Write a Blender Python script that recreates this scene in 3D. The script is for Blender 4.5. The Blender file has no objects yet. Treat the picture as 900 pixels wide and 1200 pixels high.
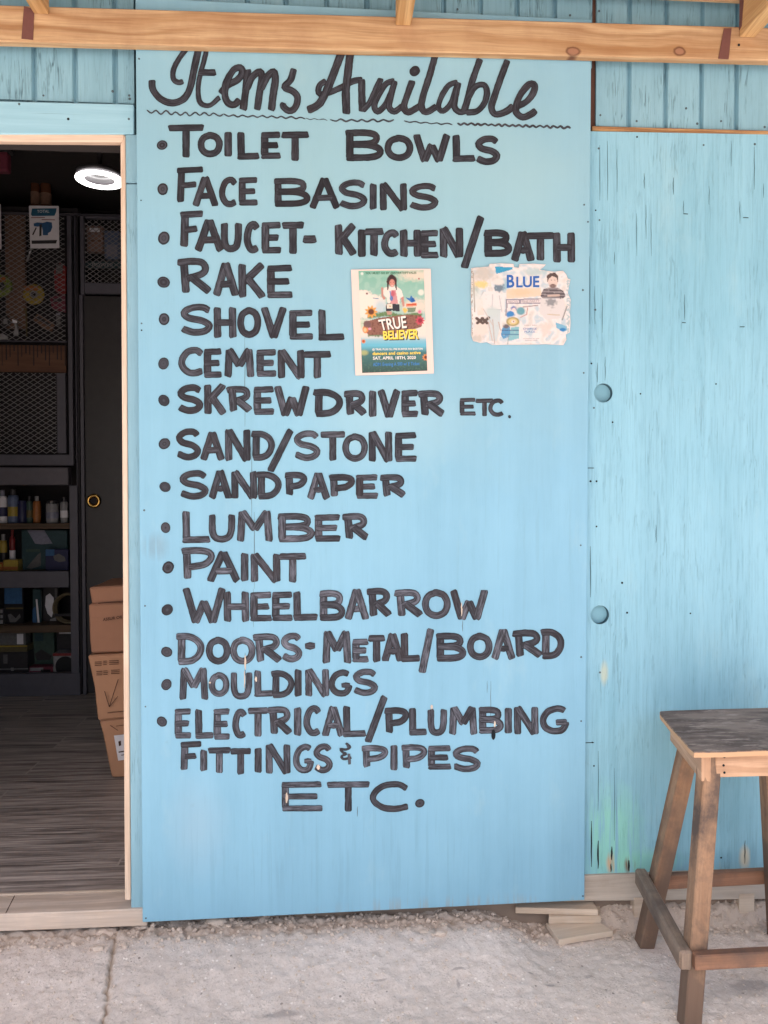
import bpy, bmesh, math, random
import numpy as np
from mathutils import Vector, Matrix, noise as mnoise
random.seed(7)
S = bpy.context.scene
COL = S.collection
PI = math.pi

# ------------------------------------------------------------------ camera
FPX = 900.0; YAW = math.radians(4.0); PIT = math.radians(1.5)
CAM = np.array([0.0, -2.09, 1.24])
cd = bpy.data.cameras.new('camera'); cam = bpy.data.objects.new('camera', cd); COL.objects.link(cam)
cd.sensor_fit = 'VERTICAL'; cd.sensor_height = 24.0; cd.sensor_width = 18.0
cd.lens = 24.0 * FPX / 1200.0
cd.clip_start = 0.02; cd.clip_end = 500
cam.location = CAM; cam.rotation_euler = (PI / 2 - PIT, 0, -YAW)
S.camera = cam
# ------------------------------------------------------------------ world, sun, exposure
W = bpy.data.worlds.new('World'); S.world = W; W.use_nodes = True
SUN_EL = math.radians(58); SUN_AZ = math.radians(200)      # azimuth clockwise from +y: the sun is in front of the shop, high
nt = W.node_tree
sky = nt.nodes.new('ShaderNodeTexSky'); sky.sky_type = 'NISHITA'; sky.sun_disc = False
sky.dust_density = 4.0; sky.ozone_density = 0.6; sky.air_density = 1.0
sky.sun_elevation = SUN_EL; sky.sun_rotation = SUN_AZ
bg = nt.nodes['Background']; bg.inputs[1].default_value = 0.12
nt.links.new(sky.outputs[0], bg.inputs[0])
sd = bpy.data.lights.new('sun', 'SUN'); so = bpy.data.objects.new('sun', sd); COL.objects.link(so)
sd.energy = 4.0; sd.angle = math.radians(0.5); sd.color = (1.0, 0.94, 0.87)
dv = Vector((math.sin(SUN_AZ) * math.cos(SUN_EL), math.cos(SUN_AZ) * math.cos(SUN_EL), math.sin(SUN_EL)))
so.rotation_euler = dv.to_track_quat('Z', 'Y').to_euler(); so.location = (0, -6, 8)
S.view_settings.view_transform = 'Standard'; S.view_settings.look = 'None'
S.view_settings.gamma = 1.0; S.view_settings.use_curve_mapping = False
S.view_settings.exposure = 1.25

# ------------------------------------------------------------------ measuring: a pixel of the photo to a point on a real plane
_f = np.array([math.sin(YAW) * math.cos(PIT), math.cos(YAW) * math.cos(PIT), -math.sin(PIT)])
_r = np.array([math.cos(YAW), -math.sin(YAW), 0.0]); _u = np.cross(_r, _f)
def ray(px, py): return _r * (px - 450) / FPX - _u * (py - 600) / FPX + _f
def at(px, py, Y=0.0):
    d = ray(px, py); return Vector(CAM + d * (Y - CAM[1]) / d[1])
def atz(px, py, z):
    d = ray(px, py); return Vector(CAM + d * (z - CAM[2]) / d[2])

# ------------------------------------------------------------------ node helpers
def srgb(r, g, b):
    def c(v):
        v /= 255.0
        return v / 12.92 if v <= 0.04045 else ((v + 0.055) / 1.055) ** 2.4
    return (c(r), c(g), c(b), 1.0)
def dim(c, f): return tuple(v * f for v in c[:3]) + (1,)
class NT:
    def __init__(s, name, rough=0.6, spec=0.3, metallic=0.0):
        s.m = bpy.data.materials.new(name); s.m.use_nodes = True
        s.t = s.m.node_tree; s.b = s.t.nodes['Principled BSDF']
        s.b.inputs['Roughness'].default_value = rough
        s.b.inputs['Specular IOR Level'].default_value = spec
        s.b.inputs['Metallic'].default_value = metallic
    def n(s, t): return s.t.nodes.new(t)
    def l(s, a, b): s.t.links.new(a, b)
    def put(s, sock, v):
        if hasattr(v, 'is_output') or isinstance(v, bpy.types.NodeSocket): s.l(v, sock)
        else: sock.default_value = v
    def pos(s): return s.n('ShaderNodeNewGeometry').outputs['Position']
    def uv(s): return s.n('ShaderNodeTexCoord').outputs['UV']
    def rnd(s): return s.n('ShaderNodeObjectInfo').outputs['Random']
    def map(s, v, scale=(1, 1, 1), loc=(0, 0, 0), rot=(0, 0, 0)):
        m = s.n('ShaderNodeMapping'); s.l(v, m.inputs[0])
        m.inputs['Scale'].default_value = scale; s.put(m.inputs['Location'], loc); m.inputs['Rotation'].default_value = rot
        return m.outputs[0]
    def noise(s, v, scale=5, detail=4, rough=0.55, dist=0.0):
        m = s.n('ShaderNodeTexNoise'); s.l(v, m.inputs['Vector'])
        m.inputs['Scale'].default_value = scale; m.inputs['Detail'].default_value = detail
        m.inputs['Roughness'].default_value = rough; m.inputs['Distortion'].default_value = dist
        return m.outputs['Fac']
    def voro(s, v, scale=5, feature='F1', rand=1.0):
        m = s.n('ShaderNodeTexVoronoi'); m.feature = feature; s.l(v, m.inputs['Vector'])
        m.inputs['Scale'].default_value = scale; m.inputs['Randomness'].default_value = rand
        return m
    def ramp(s, f, stops, interp='LINEAR'):
        m = s.n('ShaderNodeValToRGB'); s.l(f, m.inputs[0]); e = m.color_ramp.elements
        m.color_ramp.interpolation = interp
        while len(e) < len(stops): e.new(0.5)
        for i, (p, c) in enumerate(stops):
            e[i].position = p; e[i].color = c if isinstance(c, tuple) else (c, c, c, 1)
        return m.outputs[0]
    def mix(s, f, a, b, mode='MIX'):
        m = s.n('ShaderNodeMix'); m.data_type = 'RGBA'; m.blend_type = mode
        s.put(m.inputs['Factor'], f); s.put(m.inputs['A'], a) if False else None
        s.put(m.inputs[6], a); s.put(m.inputs[7], b)
        return m.outputs[2]
    def math(s, op, a, b=0.0):
        m = s.n('ShaderNodeMath'); m.operation = op; s.put(m.inputs[0], a); s.put(m.inputs[1], b); return m.outputs[0]
    def step(s, f, a, b):
        m = s.n('ShaderNodeMapRange'); s.l(f, m.inputs[0]); m.inputs[1].default_value = a; m.inputs[2].default_value = b
        m.clamp = True; return m.outputs[0]
    def blob(s, p, c, rad, soft=0.5, wob=0.0, wsc=30):
        """1 inside an ellipsoid patch with an uneven edge"""
        q = s.n('ShaderNodeVectorMath'); q.operation = 'SUBTRACT'; s.l(p, q.inputs[0]); q.inputs[1].default_value = c
        d = s.n('ShaderNodeVectorMath'); d.operation = 'DIVIDE'; s.l(q.outputs[0], d.inputs[0]); d.inputs[1].default_value = rad
        l = s.n('ShaderNodeVectorMath'); l.operation = 'LENGTH'; s.l(d.outputs[0], l.inputs[0])
        v = l.outputs['Value']
        if wob: v = s.math('ADD', v, s.math('MULTIPLY', s.math('SUBTRACT', s.noise(p, wsc, 4, 0.6), 0.5), wob * 2))
        return s.step(v, 1.0 + soft * 0.5, 1.0 - soft * 0.5)
    def color(s, v): s.put(s.b.inputs['Base Color'], v)
    def rough(s, v): s.put(s.b.inputs['Roughness'], v)
    def bump(s, h, strength=0.4, dist=0.002):
        m = s.n('ShaderNodeBump'); m.inputs['Strength'].default_value = strength; m.inputs['Distance'].default_value = dist
        s.l(h, m.inputs['Height']); s.l(m.outputs[0], s.b.inputs['Normal'])

def plain(name, c, rough=0.5, spec=0.3, metallic=0.0, var=0.18, sc=25):
    k = NT(name, rough, spec, metallic); p = k.pos()
    n = k.noise(p, sc, 4, 0.6)
    a = tuple(v * (1 - var) for v in c[:3]) + (1,); b = tuple(min(1, v * (1 + var)) for v in c[:3]) + (1,)
    k.color(k.mix(n, a, b)); k.bump(k.noise(p, sc * 8, 3), 0.08, 0.001)
    return k.m

def paint(name, base, dark, under, grain, crack, grn=False, tone_patches=False):
    """old brushed house paint on plywood or siding; the grain runs up and down"""
    base = dim(base, .84); dark = dim(dark, .82); under = dim(under, .8)
    k = NT(name, 0.62, 0.25); p = k.pos()
    big = k.noise(k.map(p, (1.3, 1.3, 0.9)), 1.6, 5, 0.6)
    streak = k.noise(k.map(p, (45, 45, 1.1)), 1.0, 5, 0.6)
    fine = k.noise(k.map(p, (210, 210, 9.0)), 1.0, 4, 0.7)
    c = k.mix(k.step(big, 0.36, 0.64), base, dark)
    c = k.mix(k.math('MULTIPLY', k.step(streak, 0.42, 0.75), grain * 0.55), c, tuple(min(1, v * 1.14) for v in base[:3]) + (1,))
    c = k.mix(k.math('MULTIPLY', k.step(fine, 0.50, 0.66), grain * 0.42), c, tuple(v * 0.72 for v in dark[:3]) + (1,))
    # hairline checks of the face veneer
    n1 = k.noise(k.map(p, (118, 118, 5.5)), 1.0, 2, 0.5, 0.35)
    line = k.math('SUBTRACT', 1.0, k.step(k.math('ABSOLUTE', k.math('SUBTRACT', n1, 0.5)), 0.006, 0.028))
    reg = k.step(k.noise(k.map(p, (16, 16, 6.5), (3, 1, 2)), 1.0, 4, 0.65), 0.50, 0.62)
    n2 = k.noise(k.map(p, (170, 170, 16.0), (9, 4, 7)), 1.0, 2, 0.5)
    line2 = k.step(n2, 0.69, 0.75)
    cr = k.math('MULTIPLY', k.math('MAXIMUM', k.math('MULTIPLY', line, reg), k.math('MULTIPLY', k.math('MULTIPLY', line2, k.step(big, .4, .62)), 0.30)), crack)
    c = k.mix(k.math('MULTIPLY', cr, 0.68), c, under)
    band = k.noise(k.map(p, (13, 13, 0.55), (8, 2, 3)), 1.0, 3, 0.6)
    c = k.mix(k.math('MULTIPLY', k.step(band, 0.44, 0.68), 0.28), c, dim(base, 1.16))
    # scuffs and dirt
    d = k.step(k.noise(k.map(p, (1, 1, 1), (5, 5, 5)), 22, 6, 0.7), 0.64, 0.80)
    c = k.mix(k.math('MULTIPLY', d, 0.30), c, srgb(112, 134, 142))
    d2 = k.step(k.noise(k.map(p, (6, 6, 2.2), (1, 7, 2)), 1.0, 5, 0.7), 0.58, 0.8)
    c = k.mix(k.math('MULTIPLY', d2, 0.30 if not tone_patches else 0.34), c, srgb(176, 205, 208))
    if tone_patches:
        for (cx, cy, rx, rz, col, am) in tone_patches:
            q = at(cx, cy, 0); b = k.blob(p, (q.x, q.y, q.z), (rx, 0.3, rz), 1.3, 0.35, 9)
            c = k.mix(k.math('MULTIPLY', b, am), c, col)
    if grn:
        for (cx, cy, rx, rz, col, am, th) in grn:
            q = at(cx, cy, 0.022); b = k.blob(p, (q.x, q.y, q.z), (rx, 0.3, rz), 0.9, 0.5, 14)
            gx = k.step(k.noise(k.map(p, (70, 70, 3)), 1.0, 3, 0.6), th, th + 0.08)
            c = k.mix(k.math('MULTIPLY', k.math('MULTIPLY', b, gx), am), c, col)
    k.color(c)
    h = k.math('ADD', k.math('MULTIPLY', fine, grain * 0.5), k.math('MULTIPLY', streak, 0.35 * grain + 0.12))
    h = k.math('SUBTRACT', h, k.math('MULTIPLY', cr, 1.3))
    k.bump(h, 0.6, 0.0026)
    return k.m

def wood(name, light, dark, stain=None, stain_amt=0.0, gs=1.0, rough=0.65, knots=(), lowdirt=None):
    """sawn timber; UV u runs along the grain in metres"""
    light = dim(light, .9); dark = dim(dark, .84); stain = dim(stain, .86) if stain is not None else None
    k = NT(name, rough, 0.25); p = k.pos(); uv = k.uv(); r = k.rnd()
    off = k.n('ShaderNodeCombineXYZ'); k.l(k.math('MULTIPLY', r, 37.0), off.inputs[0]); k.l(k.math('MULTIPLY', r, 11.0), off.inputs[1])
    ad = k.n('ShaderNodeVectorMath'); ad.operation = 'ADD'; k.l(uv, ad.inputs[0]); k.l(off.outputs[0], ad.inputs[1]); v = ad.outputs[0]
    warp = k.noise(k.map(v, (2.2, 9, 1)), 1.0, 2, 0.5)
    wv = k.n('ShaderNodeCombineXYZ'); k.l(k.math('MULTIPLY', warp, 0.09), wv.inputs[1])
    ad2 = k.n('ShaderNodeVectorMath'); ad2.operation = 'ADD'; k.l(v, ad2.inputs[0]); k.l(wv.outputs[0], ad2.inputs[1]); v2 = ad2.outputs[0]
    rings = k.noise(k.map(v2, (0.7, 75 * gs, 1)), 1.0, 3, 0.5)
    fib = k.noise(k.map(v, (7, 420 * gs, 1)), 1.0, 3, 0.6)
    blot = k.noise(k.map(v, (2.5, 7, 1)), 1.0, 4, 0.6)
    c = k.mix(k.step(rings, 0.38, 0.66), light, dark)
    c = k.mix(k.math('MULTIPLY', k.step(k.noise(k.map(v2, (0.5, 34 * gs, 1), (4, 4, 0)), 1.0, 3, 0.5), 0.56, 0.66), 0.6), c, dim(dark, .8))
    c = k.mix(k.math('MULTIPLY', k.step(fib, 0.45, 0.72), 0.42), c, tuple(x * 0.6 for x in dark[:3]) + (1,))
    c = k.mix(k.math('MULTIPLY', k.step(blot, 0.45, 0.75), 0.35), c, tuple(x * 1.15 for x in light[:3]) + (1,))
    if stain is not None:
        s_ = k.noise(k.map(p, (7, 7, 5), (2, 5, 1)), 1.0, 6, 0.68)
        f = k.math('MULTIPLY', k.step(s_, 0.42, 0.66), stain_amt)
        if lowdirt:
            sep = k.n('ShaderNodeSeparateXYZ'); k.l(p, sep.inputs[0])
            lo = k.math('MULTIPLY', k.step(k.math('ADD', sep.outputs[2], k.math('MULTIPLY', k.math('SUBTRACT', s_, 0.5), 1.5)), lowdirt[1], lowdirt[0]), 0.85)
            f = k.math('MAXIMUM', f, lo)
        c = k.mix(f, c, stain)
    for (q, rx, rz) in knots:
        b = k.blob(p, tuple(q), (rx, 0.2, rz), 0.3, 0.35, 35); b2 = k.blob(p, tuple(q), (rx * 0.74, 0.2, rz * 0.68), 0.4, 0.35, 35)
        halo = k.blob(p, tuple(q), (rx * 4.5, 0.2, rz * 1.8), 1.6, 0.5, 25)
        c = k.mix(k.math('MULTIPLY', halo, 0.38), c, dark)
        c = k.mix(k.math('MULTIPLY', b, .85), c, srgb(92, 54, 38)); c = k.mix(k.math('MULTIPLY', b2, .8), c, srgb(168, 124, 98))
    k.color(c)
    k.bump(k.math('ADD', k.math('MULTIPLY', fib, 0.6), k.math('MULTIPLY', rings, 0.5)), 0.35, 0.0012)
    return k.m

# ------------------------------------------------------------------ object helpers
def tag(o, label=None, cat=None, group=None, kind=None):
    if label: o['label'] = label
    if cat: o['category'] = cat
    if group: o['group'] = group
    if kind: o['kind'] = kind
    return o
def thing(name, loc, label, cat, group=None):
    o = bpy.data.objects.new(name, None); o.location = loc; o.empty_display_size = 0.05; COL.objects.link(o)
    return tag(o, label, cat, group)
def wloc(o):
    l = Vector((0, 0, 0))
    while o is not None: l += o.location; o = o.parent
    return l
def mk(name, bm, mat, parent=None, origin=None, smooth=False, label=None):
    """world-space bmesh to ONE mesh object, origin at its parent (or at `origin`)"""
    if isinstance(bm, bpy.types.Mesh): me = bm
    else:
        bmesh.ops.recalc_face_normals(bm, faces=bm.faces)
        me = bpy.data.meshes.new(name); bm.to_mesh(me); bm.free()
    o = bpy.data.objects.new(name, me); COL.objects.link(o)
    base = wloc(parent) if parent else Vector((0, 0, 0))
    org = Vector(origin) if origin is not None else base
    me.transform(Matrix.Translation(-org)); o.location = org - base
    if parent: o.parent = parent
    if mat: me.materials.append(mat)
    if smooth:
        for f in me.polygons: f.use_smooth = True
    if label: o['label'] = label
    return o
def grain_uv(bm, faces, axis, p0):
    uvl = bm.loops.layers.uv.verify(); a = axis.normalized()
    t = Vector((0, 0, 1)) if abs(a.z) < 0.8 else Vector((0, 1, 0))
    b = (t - a * t.dot(a)).normalized(); c = a.cross(b)
    for f in faces:
        n = f.normal; w = c if abs(n.dot(b)) > abs(n.dot(c)) else b
        end = abs(n.dot(a)) > 0.8
        for lp in f.loops:
            d = lp.vert.co - p0
            lp[uvl].uv = (d.dot(a), d.dot(w)) if not end else (d.dot(b) * 0.3, d.dot(c) * 0.6)
def hexa(bm, pts, bev=0.0, axis=None, seg=1):
    """box from 8 corners: 0-3 one end ring, 4-7 the other end ring"""
    vs = [bm.verts.new(p) for p in pts]; n0 = set(bm.faces)
    for q in ((0, 1, 2, 3), (7, 6, 5, 4), (0, 4, 5, 1), (1, 5, 6, 2), (2, 6, 7, 3), (3, 7, 4, 0)): bm.faces.new([vs[i] for i in q])
    fs = [f for f in bm.faces if f not in n0]
    bmesh.ops.recalc_face_normals(bm, faces=fs)
    if bev:
        es = {e for f in fs for e in f.edges}
        r = bmesh.ops.bevel(bm, geom=list(es), offset=bev, segments=seg, affect='EDGES', profile=0.6)
        fs = [f for f in bm.faces if f not in n0]
    bm.normal_update()
    p0 = Vector(pts[0]); ax = (Vector(pts[4]) - p0) if axis is None else Vector(axis)
    grain_uv(bm, fs, ax, p0)
    return fs
def box(bm, x0, x1, y0, y1, z0, z1, bev=0.0, axis='x', seg=1):
    c = {'x': [(x0, y0, z0), (x0, y1, z0), (x0, y1, z1), (x0, y0, z1), (x1, y0, z0), (x1, y1, z0), (x1, y1, z1), (x1, y0, z1)],
         'y': [(x0, y0, z0), (x1, y0, z0), (x1, y0, z1), (x0, y0, z1), (x0, y1, z0), (x1, y1, z0), (x1, y1, z1), (x0, y1, z1)],
         'z': [(x0, y0, z0), (x1, y0, z0), (x1, y1, z0), (x0, y1, z0), (x0, y0, z1), (x1, y0, z1), (x1, y1, z1), (x0, y1, z1)]}[axis]
    return hexa(bm, [Vector(p) for p in c], bev, None, seg)
def bx(*a, **k): bm = bmesh.new(); box(bm, *a, **k); return bm
def bar(bm, p0, p1, w, h, side, bev=0.002, w1=None, h1=None):
    """timber from p0 to p1; side = direction of width w, h across it"""
    p0 = Vector(p0); p1 = Vector(p1); a = (p1 - p0).normalized()
    s = Vector(side); s = (s - a * s.dot(a)).normalized(); t = a.cross(s)
    w1 = w if w1 is None else w1; h1 = h if h1 is None else h1
    r = []
    for p, ww, hh in ((p0, w, h), (p1, w1, h1)):
        r += [p + s * ww / 2 * i + t * hh / 2 * j for i, j in ((-1, -1), (1, -1), (1, 1), (-1, 1))]
    hexa(bm, r, bev)
def slab(bm, quad, back, bev=0.0, axis=None):
    """front quad (tl,tr,br,bl) with thickness vector `back`"""
    q = [Vector(p) for p in quad]; b = Vector(back)
    tl, tr, br, bl = q
    return hexa(bm, [bl, bl + b, tl + b, tl, br, br + b, tr + b, tr], bev, axis)
def pq(x0, y0, x1, y1, Y): return [at(x0, y0, Y), at(x1, y0, Y), at(x1, y1, Y), at(x0, y1, Y)]
def pquad(pts, Y): return [at(x, y, Y) for x, y in pts]
def lathe(bm, c, prof, n=24, cap=True):
    c = Vector(c); rings = []
    for r, z in prof:
        rings.append([bm.verts.new(c + Vector((r * math.cos(2 * PI * i / n), r * math.sin(2 * PI * i / n), z))) for i in range(n)])
    for a, b in zip(rings, rings[1:]):
        for i in range(n): bm.faces.new((a[i], a[(i + 1) % n], b[(i + 1) % n], b[i]))
    if cap:
        bm.faces.new(rings[0][::-1]); bm.faces.new(rings[-1])
def torus(bm, c, R, r, axis='y', n=40, m=12, flat=1.0):
    c = Vector(c); rings = []
    for i in range(n):
        a = 2 * PI * i / n; ring = []
        for j in range(m):
            b = 2 * PI * j / m; rr = R + r * math.cos(b); h = r * flat * math.sin(b)
            p = (rr * math.cos(a), h, rr * math.sin(a)) if axis == 'y' else (rr * math.cos(a), rr * math.sin(a), h)
            ring.append(bm.verts.new(c + Vector(p)))
        rings.append(ring)
    for i in range(n):
        for j in range(m):
            bm.faces.new((rings[i][j], rings[(i + 1) % n][j], rings[(i + 1) % n][(j + 1) % m], rings[i][(j + 1) % m]))
def disc(bm, c, r, t, n=20, ry=None, dome=0.0):
    """disc facing the viewer side (-y): front at c, thickness t"""
    c = Vector(c); ry = ry or r
    f = [bm.verts.new(c + Vector((r * math.cos(2 * PI * i / n), 0, ry * math.sin(2 * PI * i / n)))) for i in range(n)]
    b = [bm.verts.new(v.co + Vector((0, t, 0))) for v in f]
    if dome:
        m = bm.verts.new(c + Vector((0, -dome, 0)))
        for i in range(n): bm.faces.new((m, f[i], f[(i + 1) % n]))
    else: bm.faces.new(f)
    bm.faces.new(b[::-1])
    for i in range(n): bm.faces.new((f[i], f[(i + 1) % n], b[(i + 1) % n], b[i]))
def poly_plate(bm, pts, t, d=(0, 1, 0)):
    f = [bm.verts.new(p) for p in pts]; b = [bm.verts.new(Vector(p) + Vector(d) * t) for p in pts]
    bm.faces.new(f); bm.faces.new(b[::-1]); n = len(f)
    for i in range(n): bm.faces.new((f[i], f[(i + 1) % n], b[(i + 1) % n], b[i]))
def cut(o, cutters):
    """real holes: boolean difference, applied without operators"""
    for c in cutters:
        m = o.modifiers.new('cut', 'BOOLEAN'); m.operation = 'DIFFERENCE'; m.object = c; m.solver = 'EXACT'
    dg = bpy.context.evaluated_depsgraph_get(); dg.update()
    me = bpy.data.meshes.new_from_object(o.evaluated_get(dg)); o.modifiers.clear(); o.data = me
    for c in cutters: bpy.data.objects.remove(c)
def text2d(s, bold=0.0):
    cu = bpy.data.curves.new('t', 'FONT'); cu.body = s; cu.offset = bold; cu.resolution_u = 3
    o = bpy.data.objects.new('t', cu); COL.objects.link(o)
    dg = bpy.context.evaluated_depsgraph_get(); dg.update()
    me = bpy.data.meshes.new_from_object(o.evaluated_get(dg))
    bpy.data.objects.remove(o)
    co = np.array([v.co[:2] for v in me.vertices]); fs = [tuple(p.vertices) for p in me.polygons]
    bpy.data.meshes.remove(me)
    mn = co.min(0); mx = co.max(0); return (co - mn) / (mx - mn), fs
def text_on(bm, s, quad, fn, bold=0.0):
    """text into quad (tl,tr,br,bl) of 2-D points; fn maps a 2-D point to the surface"""
    co, fs = text2d(s, bold); tl, tr, br, bl = [np.array(q, float) for q in quad]
    vs = []
    for a, b in co:
        p = (bl * (1 - a) + br * a) * (1 - b) + (tl * (1 - a) + tr * a) * b
        vs.append(bm.verts.new(fn(p[0], p[1])))
    for f in fs:
        try: bm.faces.new([vs[i] for i in f])
        except ValueError: pass

# ------------------------------------------------------------------ materials
LB = srgb(150, 202, 222)
M = {}
M['sign'] = paint('sign_paint', srgb(145, 198, 225), srgb(136, 189, 217), srgb(70, 100, 115), 0.24, 0.06, grn=[(420, 1000, 0.55, 0.14, srgb(112, 152, 176), 0.22, 0.54), (600, 640, 0.2, 0.25, srgb(118, 158, 178), 0.2, 0.56), (185, 640, 0.03, 0.03, srgb(120, 140, 155), 0.4, 0.4), (530, 1060, 0.3, 0.03, srgb(150, 150, 150), 0.4, 0.5)],
                  tone_patches=[(455, 490, 0.16, 0.10, srgb(172, 204, 214), 0.45), (230, 970, 0.06, 0.10, srgb(160, 185, 200), 0.35),
                         (620, 215, 0.13, 0.09, srgb(164, 200, 212), 0.35), (560, 230, 0.45, 0.5, srgb(152, 190, 199), 0.6), (300, 160, 0.5, 0.42, srgb(148, 188, 198), 0.6), (330, 500, 0.4, 0.3, srgb(146, 194, 212), 0.4)])  # local tone patches; the broad ones turn the upper board greyer
M['sign_edge'] = plain('bare_board_edge', srgb(176, 168, 158), 0.8)
M['panel'] = paint('weathered_panel_paint', srgb(154, 206, 227), srgb(138, 194, 216), srgb(66, 102, 116), 0.95, 0.38,
                   grn=[(718, 985, 0.075, 0.13, srgb(142, 212, 188), 0.6, 0.36), (760, 1010, 0.09, 0.03, srgb(142, 210, 190), 0.6, 0.36),
                        (708, 790, 0.010, 0.03, srgb(190, 200, 180), 0.8, 0.3),
                        (716, 1012, 0.012, 0.026, srgb(196, 168, 140), 1.0, 0.40), (738, 1014, 0.012, 0.022, srgb(120, 84, 66), 1.0, 0.45),
                        (873, 1005, 0.014, 0.03, srgb(205, 200, 178), 0.9, 0.42), (812, 1014, 0.08, 0.012, srgb(170, 190, 180), 0.6, 0.5)])
M['siding'] = paint('siding_paint', srgb(148, 194, 212), srgb(134, 180, 198), srgb(62, 92, 104), 0.9, 1.0)
M['trim'] = paint('trim_paint', srgb(150, 194, 212), srgb(138, 182, 200), srgb(70, 104, 112), 0.5, 0.5)
M['trim_h'] = None
ink_ = NT('black_sign_paint', 0.6, 0.2)
def ink(k):
    uv = k.uv()
    sep = k.n('ShaderNodeSeparateXYZ'); k.l(uv, sep.inputs[0])
    v = k.math('ABSOLUTE', k.math('SUBTRACT', sep.outputs[1], 0.5))
    at_ = k.n('ShaderNodeAttribute'); at_.attribute_name = 'wear'
    st = k.noise(k.map(uv, (0.05, 3.4, 1)), 1.0, 4, 0.65)
    st2 = k.noise(k.map(uv, (0.06, 15, 1), (3, 2, 1)), 1.0, 3, 0.6)
    s = k.math('ADD', k.math('MULTIPLY', k.step(st, 0.42, 0.70), 0.75), k.math('MULTIPLY', k.step(st2, 0.4, 0.7), 0.3))
    f = k.math('MULTIPLY', s, k.step(v, 0.48, 0.34))
    f = k.math('MULTIPLY', f, at_.outputs['Fac'])
    c = k.mix(f, srgb(32, 32, 38), srgb(126, 130, 144))
    p = k.pos(); n = k.noise(p, 7, 3)
    c = k.mix(k.math('MULTIPLY', k.step(n, 0.5, 0.7), 0.3), c, srgb(62, 52, 53))
    fl = k.step(k.noise(k.map(p, (1, 1, 1), (4, 3, 8)), 110, 4, 0.65), 0.735, 0.76)
    c = k.mix(k.math('MULTIPLY', fl, 0.6), c, srgb(160, 180, 190))
    k.color(c); k.rough(k.mix(st, (0.5,) * 3 + (1,), (0.75,) * 3 + (1,)))
    k.bump(st2, 0.15, 0.0008)
ink(ink_); M['ink'] = ink_.m
kb = atz; 
M['pine'] = wood('pine_beam', srgb(214, 182, 142), srgb(178, 134, 92), gs=0.62,
                 knots=[(at(672, 60, -0.030), 0.021, 0.0125), (at(796, 60, -0.030), 0.017, 0.0125)], stain=srgb(150, 104, 78), stain_amt=0.3)
M['rafter'] = wood('pine_rafter', srgb(216, 178, 128), srgb(184, 138, 88), gs=0.7)
M['cream'] = wood('pale_new_pine', srgb(240, 218, 198), srgb(222, 194, 170), gs=0.5, stain=srgb(206, 182, 160), stain_amt=0.3)
M['thresh'] = wood('dusty_threshold_pine', srgb(230, 214, 200), srgb(208, 188, 170), gs=0.5, stain=srgb(204, 192, 182), stain_amt=0.7)
M['shim'] = wood('pale_offcut_pine', srgb(226, 210, 192), srgb(204, 182, 160), gs=0.45, stain=srgb(214, 202, 190), stain_amt=0.7)
M['greywood'] = wood('grey_sill_timber', srgb(212, 202, 190), srgb(184, 172, 160), gs=0.5, stain=srgb(202, 196, 188), stain_amt=0.8)
M['stool'] = wood('stool_pine', srgb(198, 160, 128), srgb(164, 122, 90), gs=0.6, stain=srgb(100, 85, 77), stain_amt=1.0, lowdirt=(0.12, 0.56))
M['stool_apron'] = wood('stool_apron_pine', srgb(214, 176, 146), srgb(188, 146, 114), gs=0.5, stain=srgb(140, 112, 92), stain_amt=0.35)
M['stool_str'] = wood('worn_stretcher_wood', srgb(150, 132, 118), srgb(116, 98, 86), gs=0.6, stain=srgb(92, 82, 78), stain_amt=0.8)
M['stool_str2'] = wood('brown_stretcher_wood', srgb(158, 118, 94), srgb(120, 86, 68), gs=0.6, stain=srgb(98, 82, 76), stain_amt=0.9)
M['strap'] = plain('brown_painted_strap', srgb(110, 72, 66), 0.6, 0.3, 0.0, 0.15, 60)
M['nail'] = plain('dull_nail_steel', srgb(88, 104, 112), 0.5, 0.4, 0.6)
M['check'] = plain('grain_check', srgb(72, 106, 118), 0.9, 0.1)
M['nailhole'] = plain('nail_hole_shadowed_wood', srgb(34, 40, 44), 0.9, 0.1)
M['raw'] = wood('raw_plywood_edge', srgb(206, 164, 116), srgb(150, 104, 68), gs=1.4, stain=srgb(120, 84, 62), stain_amt=0.5)
M['redgap'] = plain('brown_stud', srgb(96, 66, 56), 0.8)
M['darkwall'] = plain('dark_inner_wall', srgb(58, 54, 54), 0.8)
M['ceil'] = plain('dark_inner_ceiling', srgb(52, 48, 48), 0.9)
M['footing'] = plain('footing_block', srgb(140, 124, 112), 0.95, 0.1)
M['steel'] = plain('grey_cabinet_paint', srgb(84, 82, 90), 0.45, 0.4)
M['steel2'] = plain('grey_drawer_paint', srgb(92, 88, 94), 0.4, 0.4)
M['steeldk'] = plain('dark_cabinet_inside', srgb(38, 35, 38), 0.7)
M['mesh'] = plain('expanded_metal', srgb(138, 135, 136), 0.4, 0.5, 0.3)
M['door'] = plain('black_brown_door', srgb(52, 49, 50), 0.42, 0.4)
M['brass'] = plain('brass', srgb(214, 170, 96), 0.25, 0.5, 1.0, 0.05)
M['shelf'] = wood('brown_shelf_board', srgb(96, 78, 62), srgb(70, 56, 44))
M['rack'] = wood('brown_hardboard', srgb(112, 80, 62), srgb(90, 62, 48), gs=0.2)
M['white'] = plain('white_plastic', srgb(214, 210, 214), 0.4)
M['paper'] = plain('poster_paper', srgb(228, 206, 198), 0.7, 0.2, 0, 0.03, 12)
M['black'] = plain('black_plastic', srgb(24, 24, 27), 0.35, 0.4)
M['iron'] = plain('roof_iron', srgb(176, 160, 144), 0.45, 0.4, 0.0, 0.12, 4)
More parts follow.
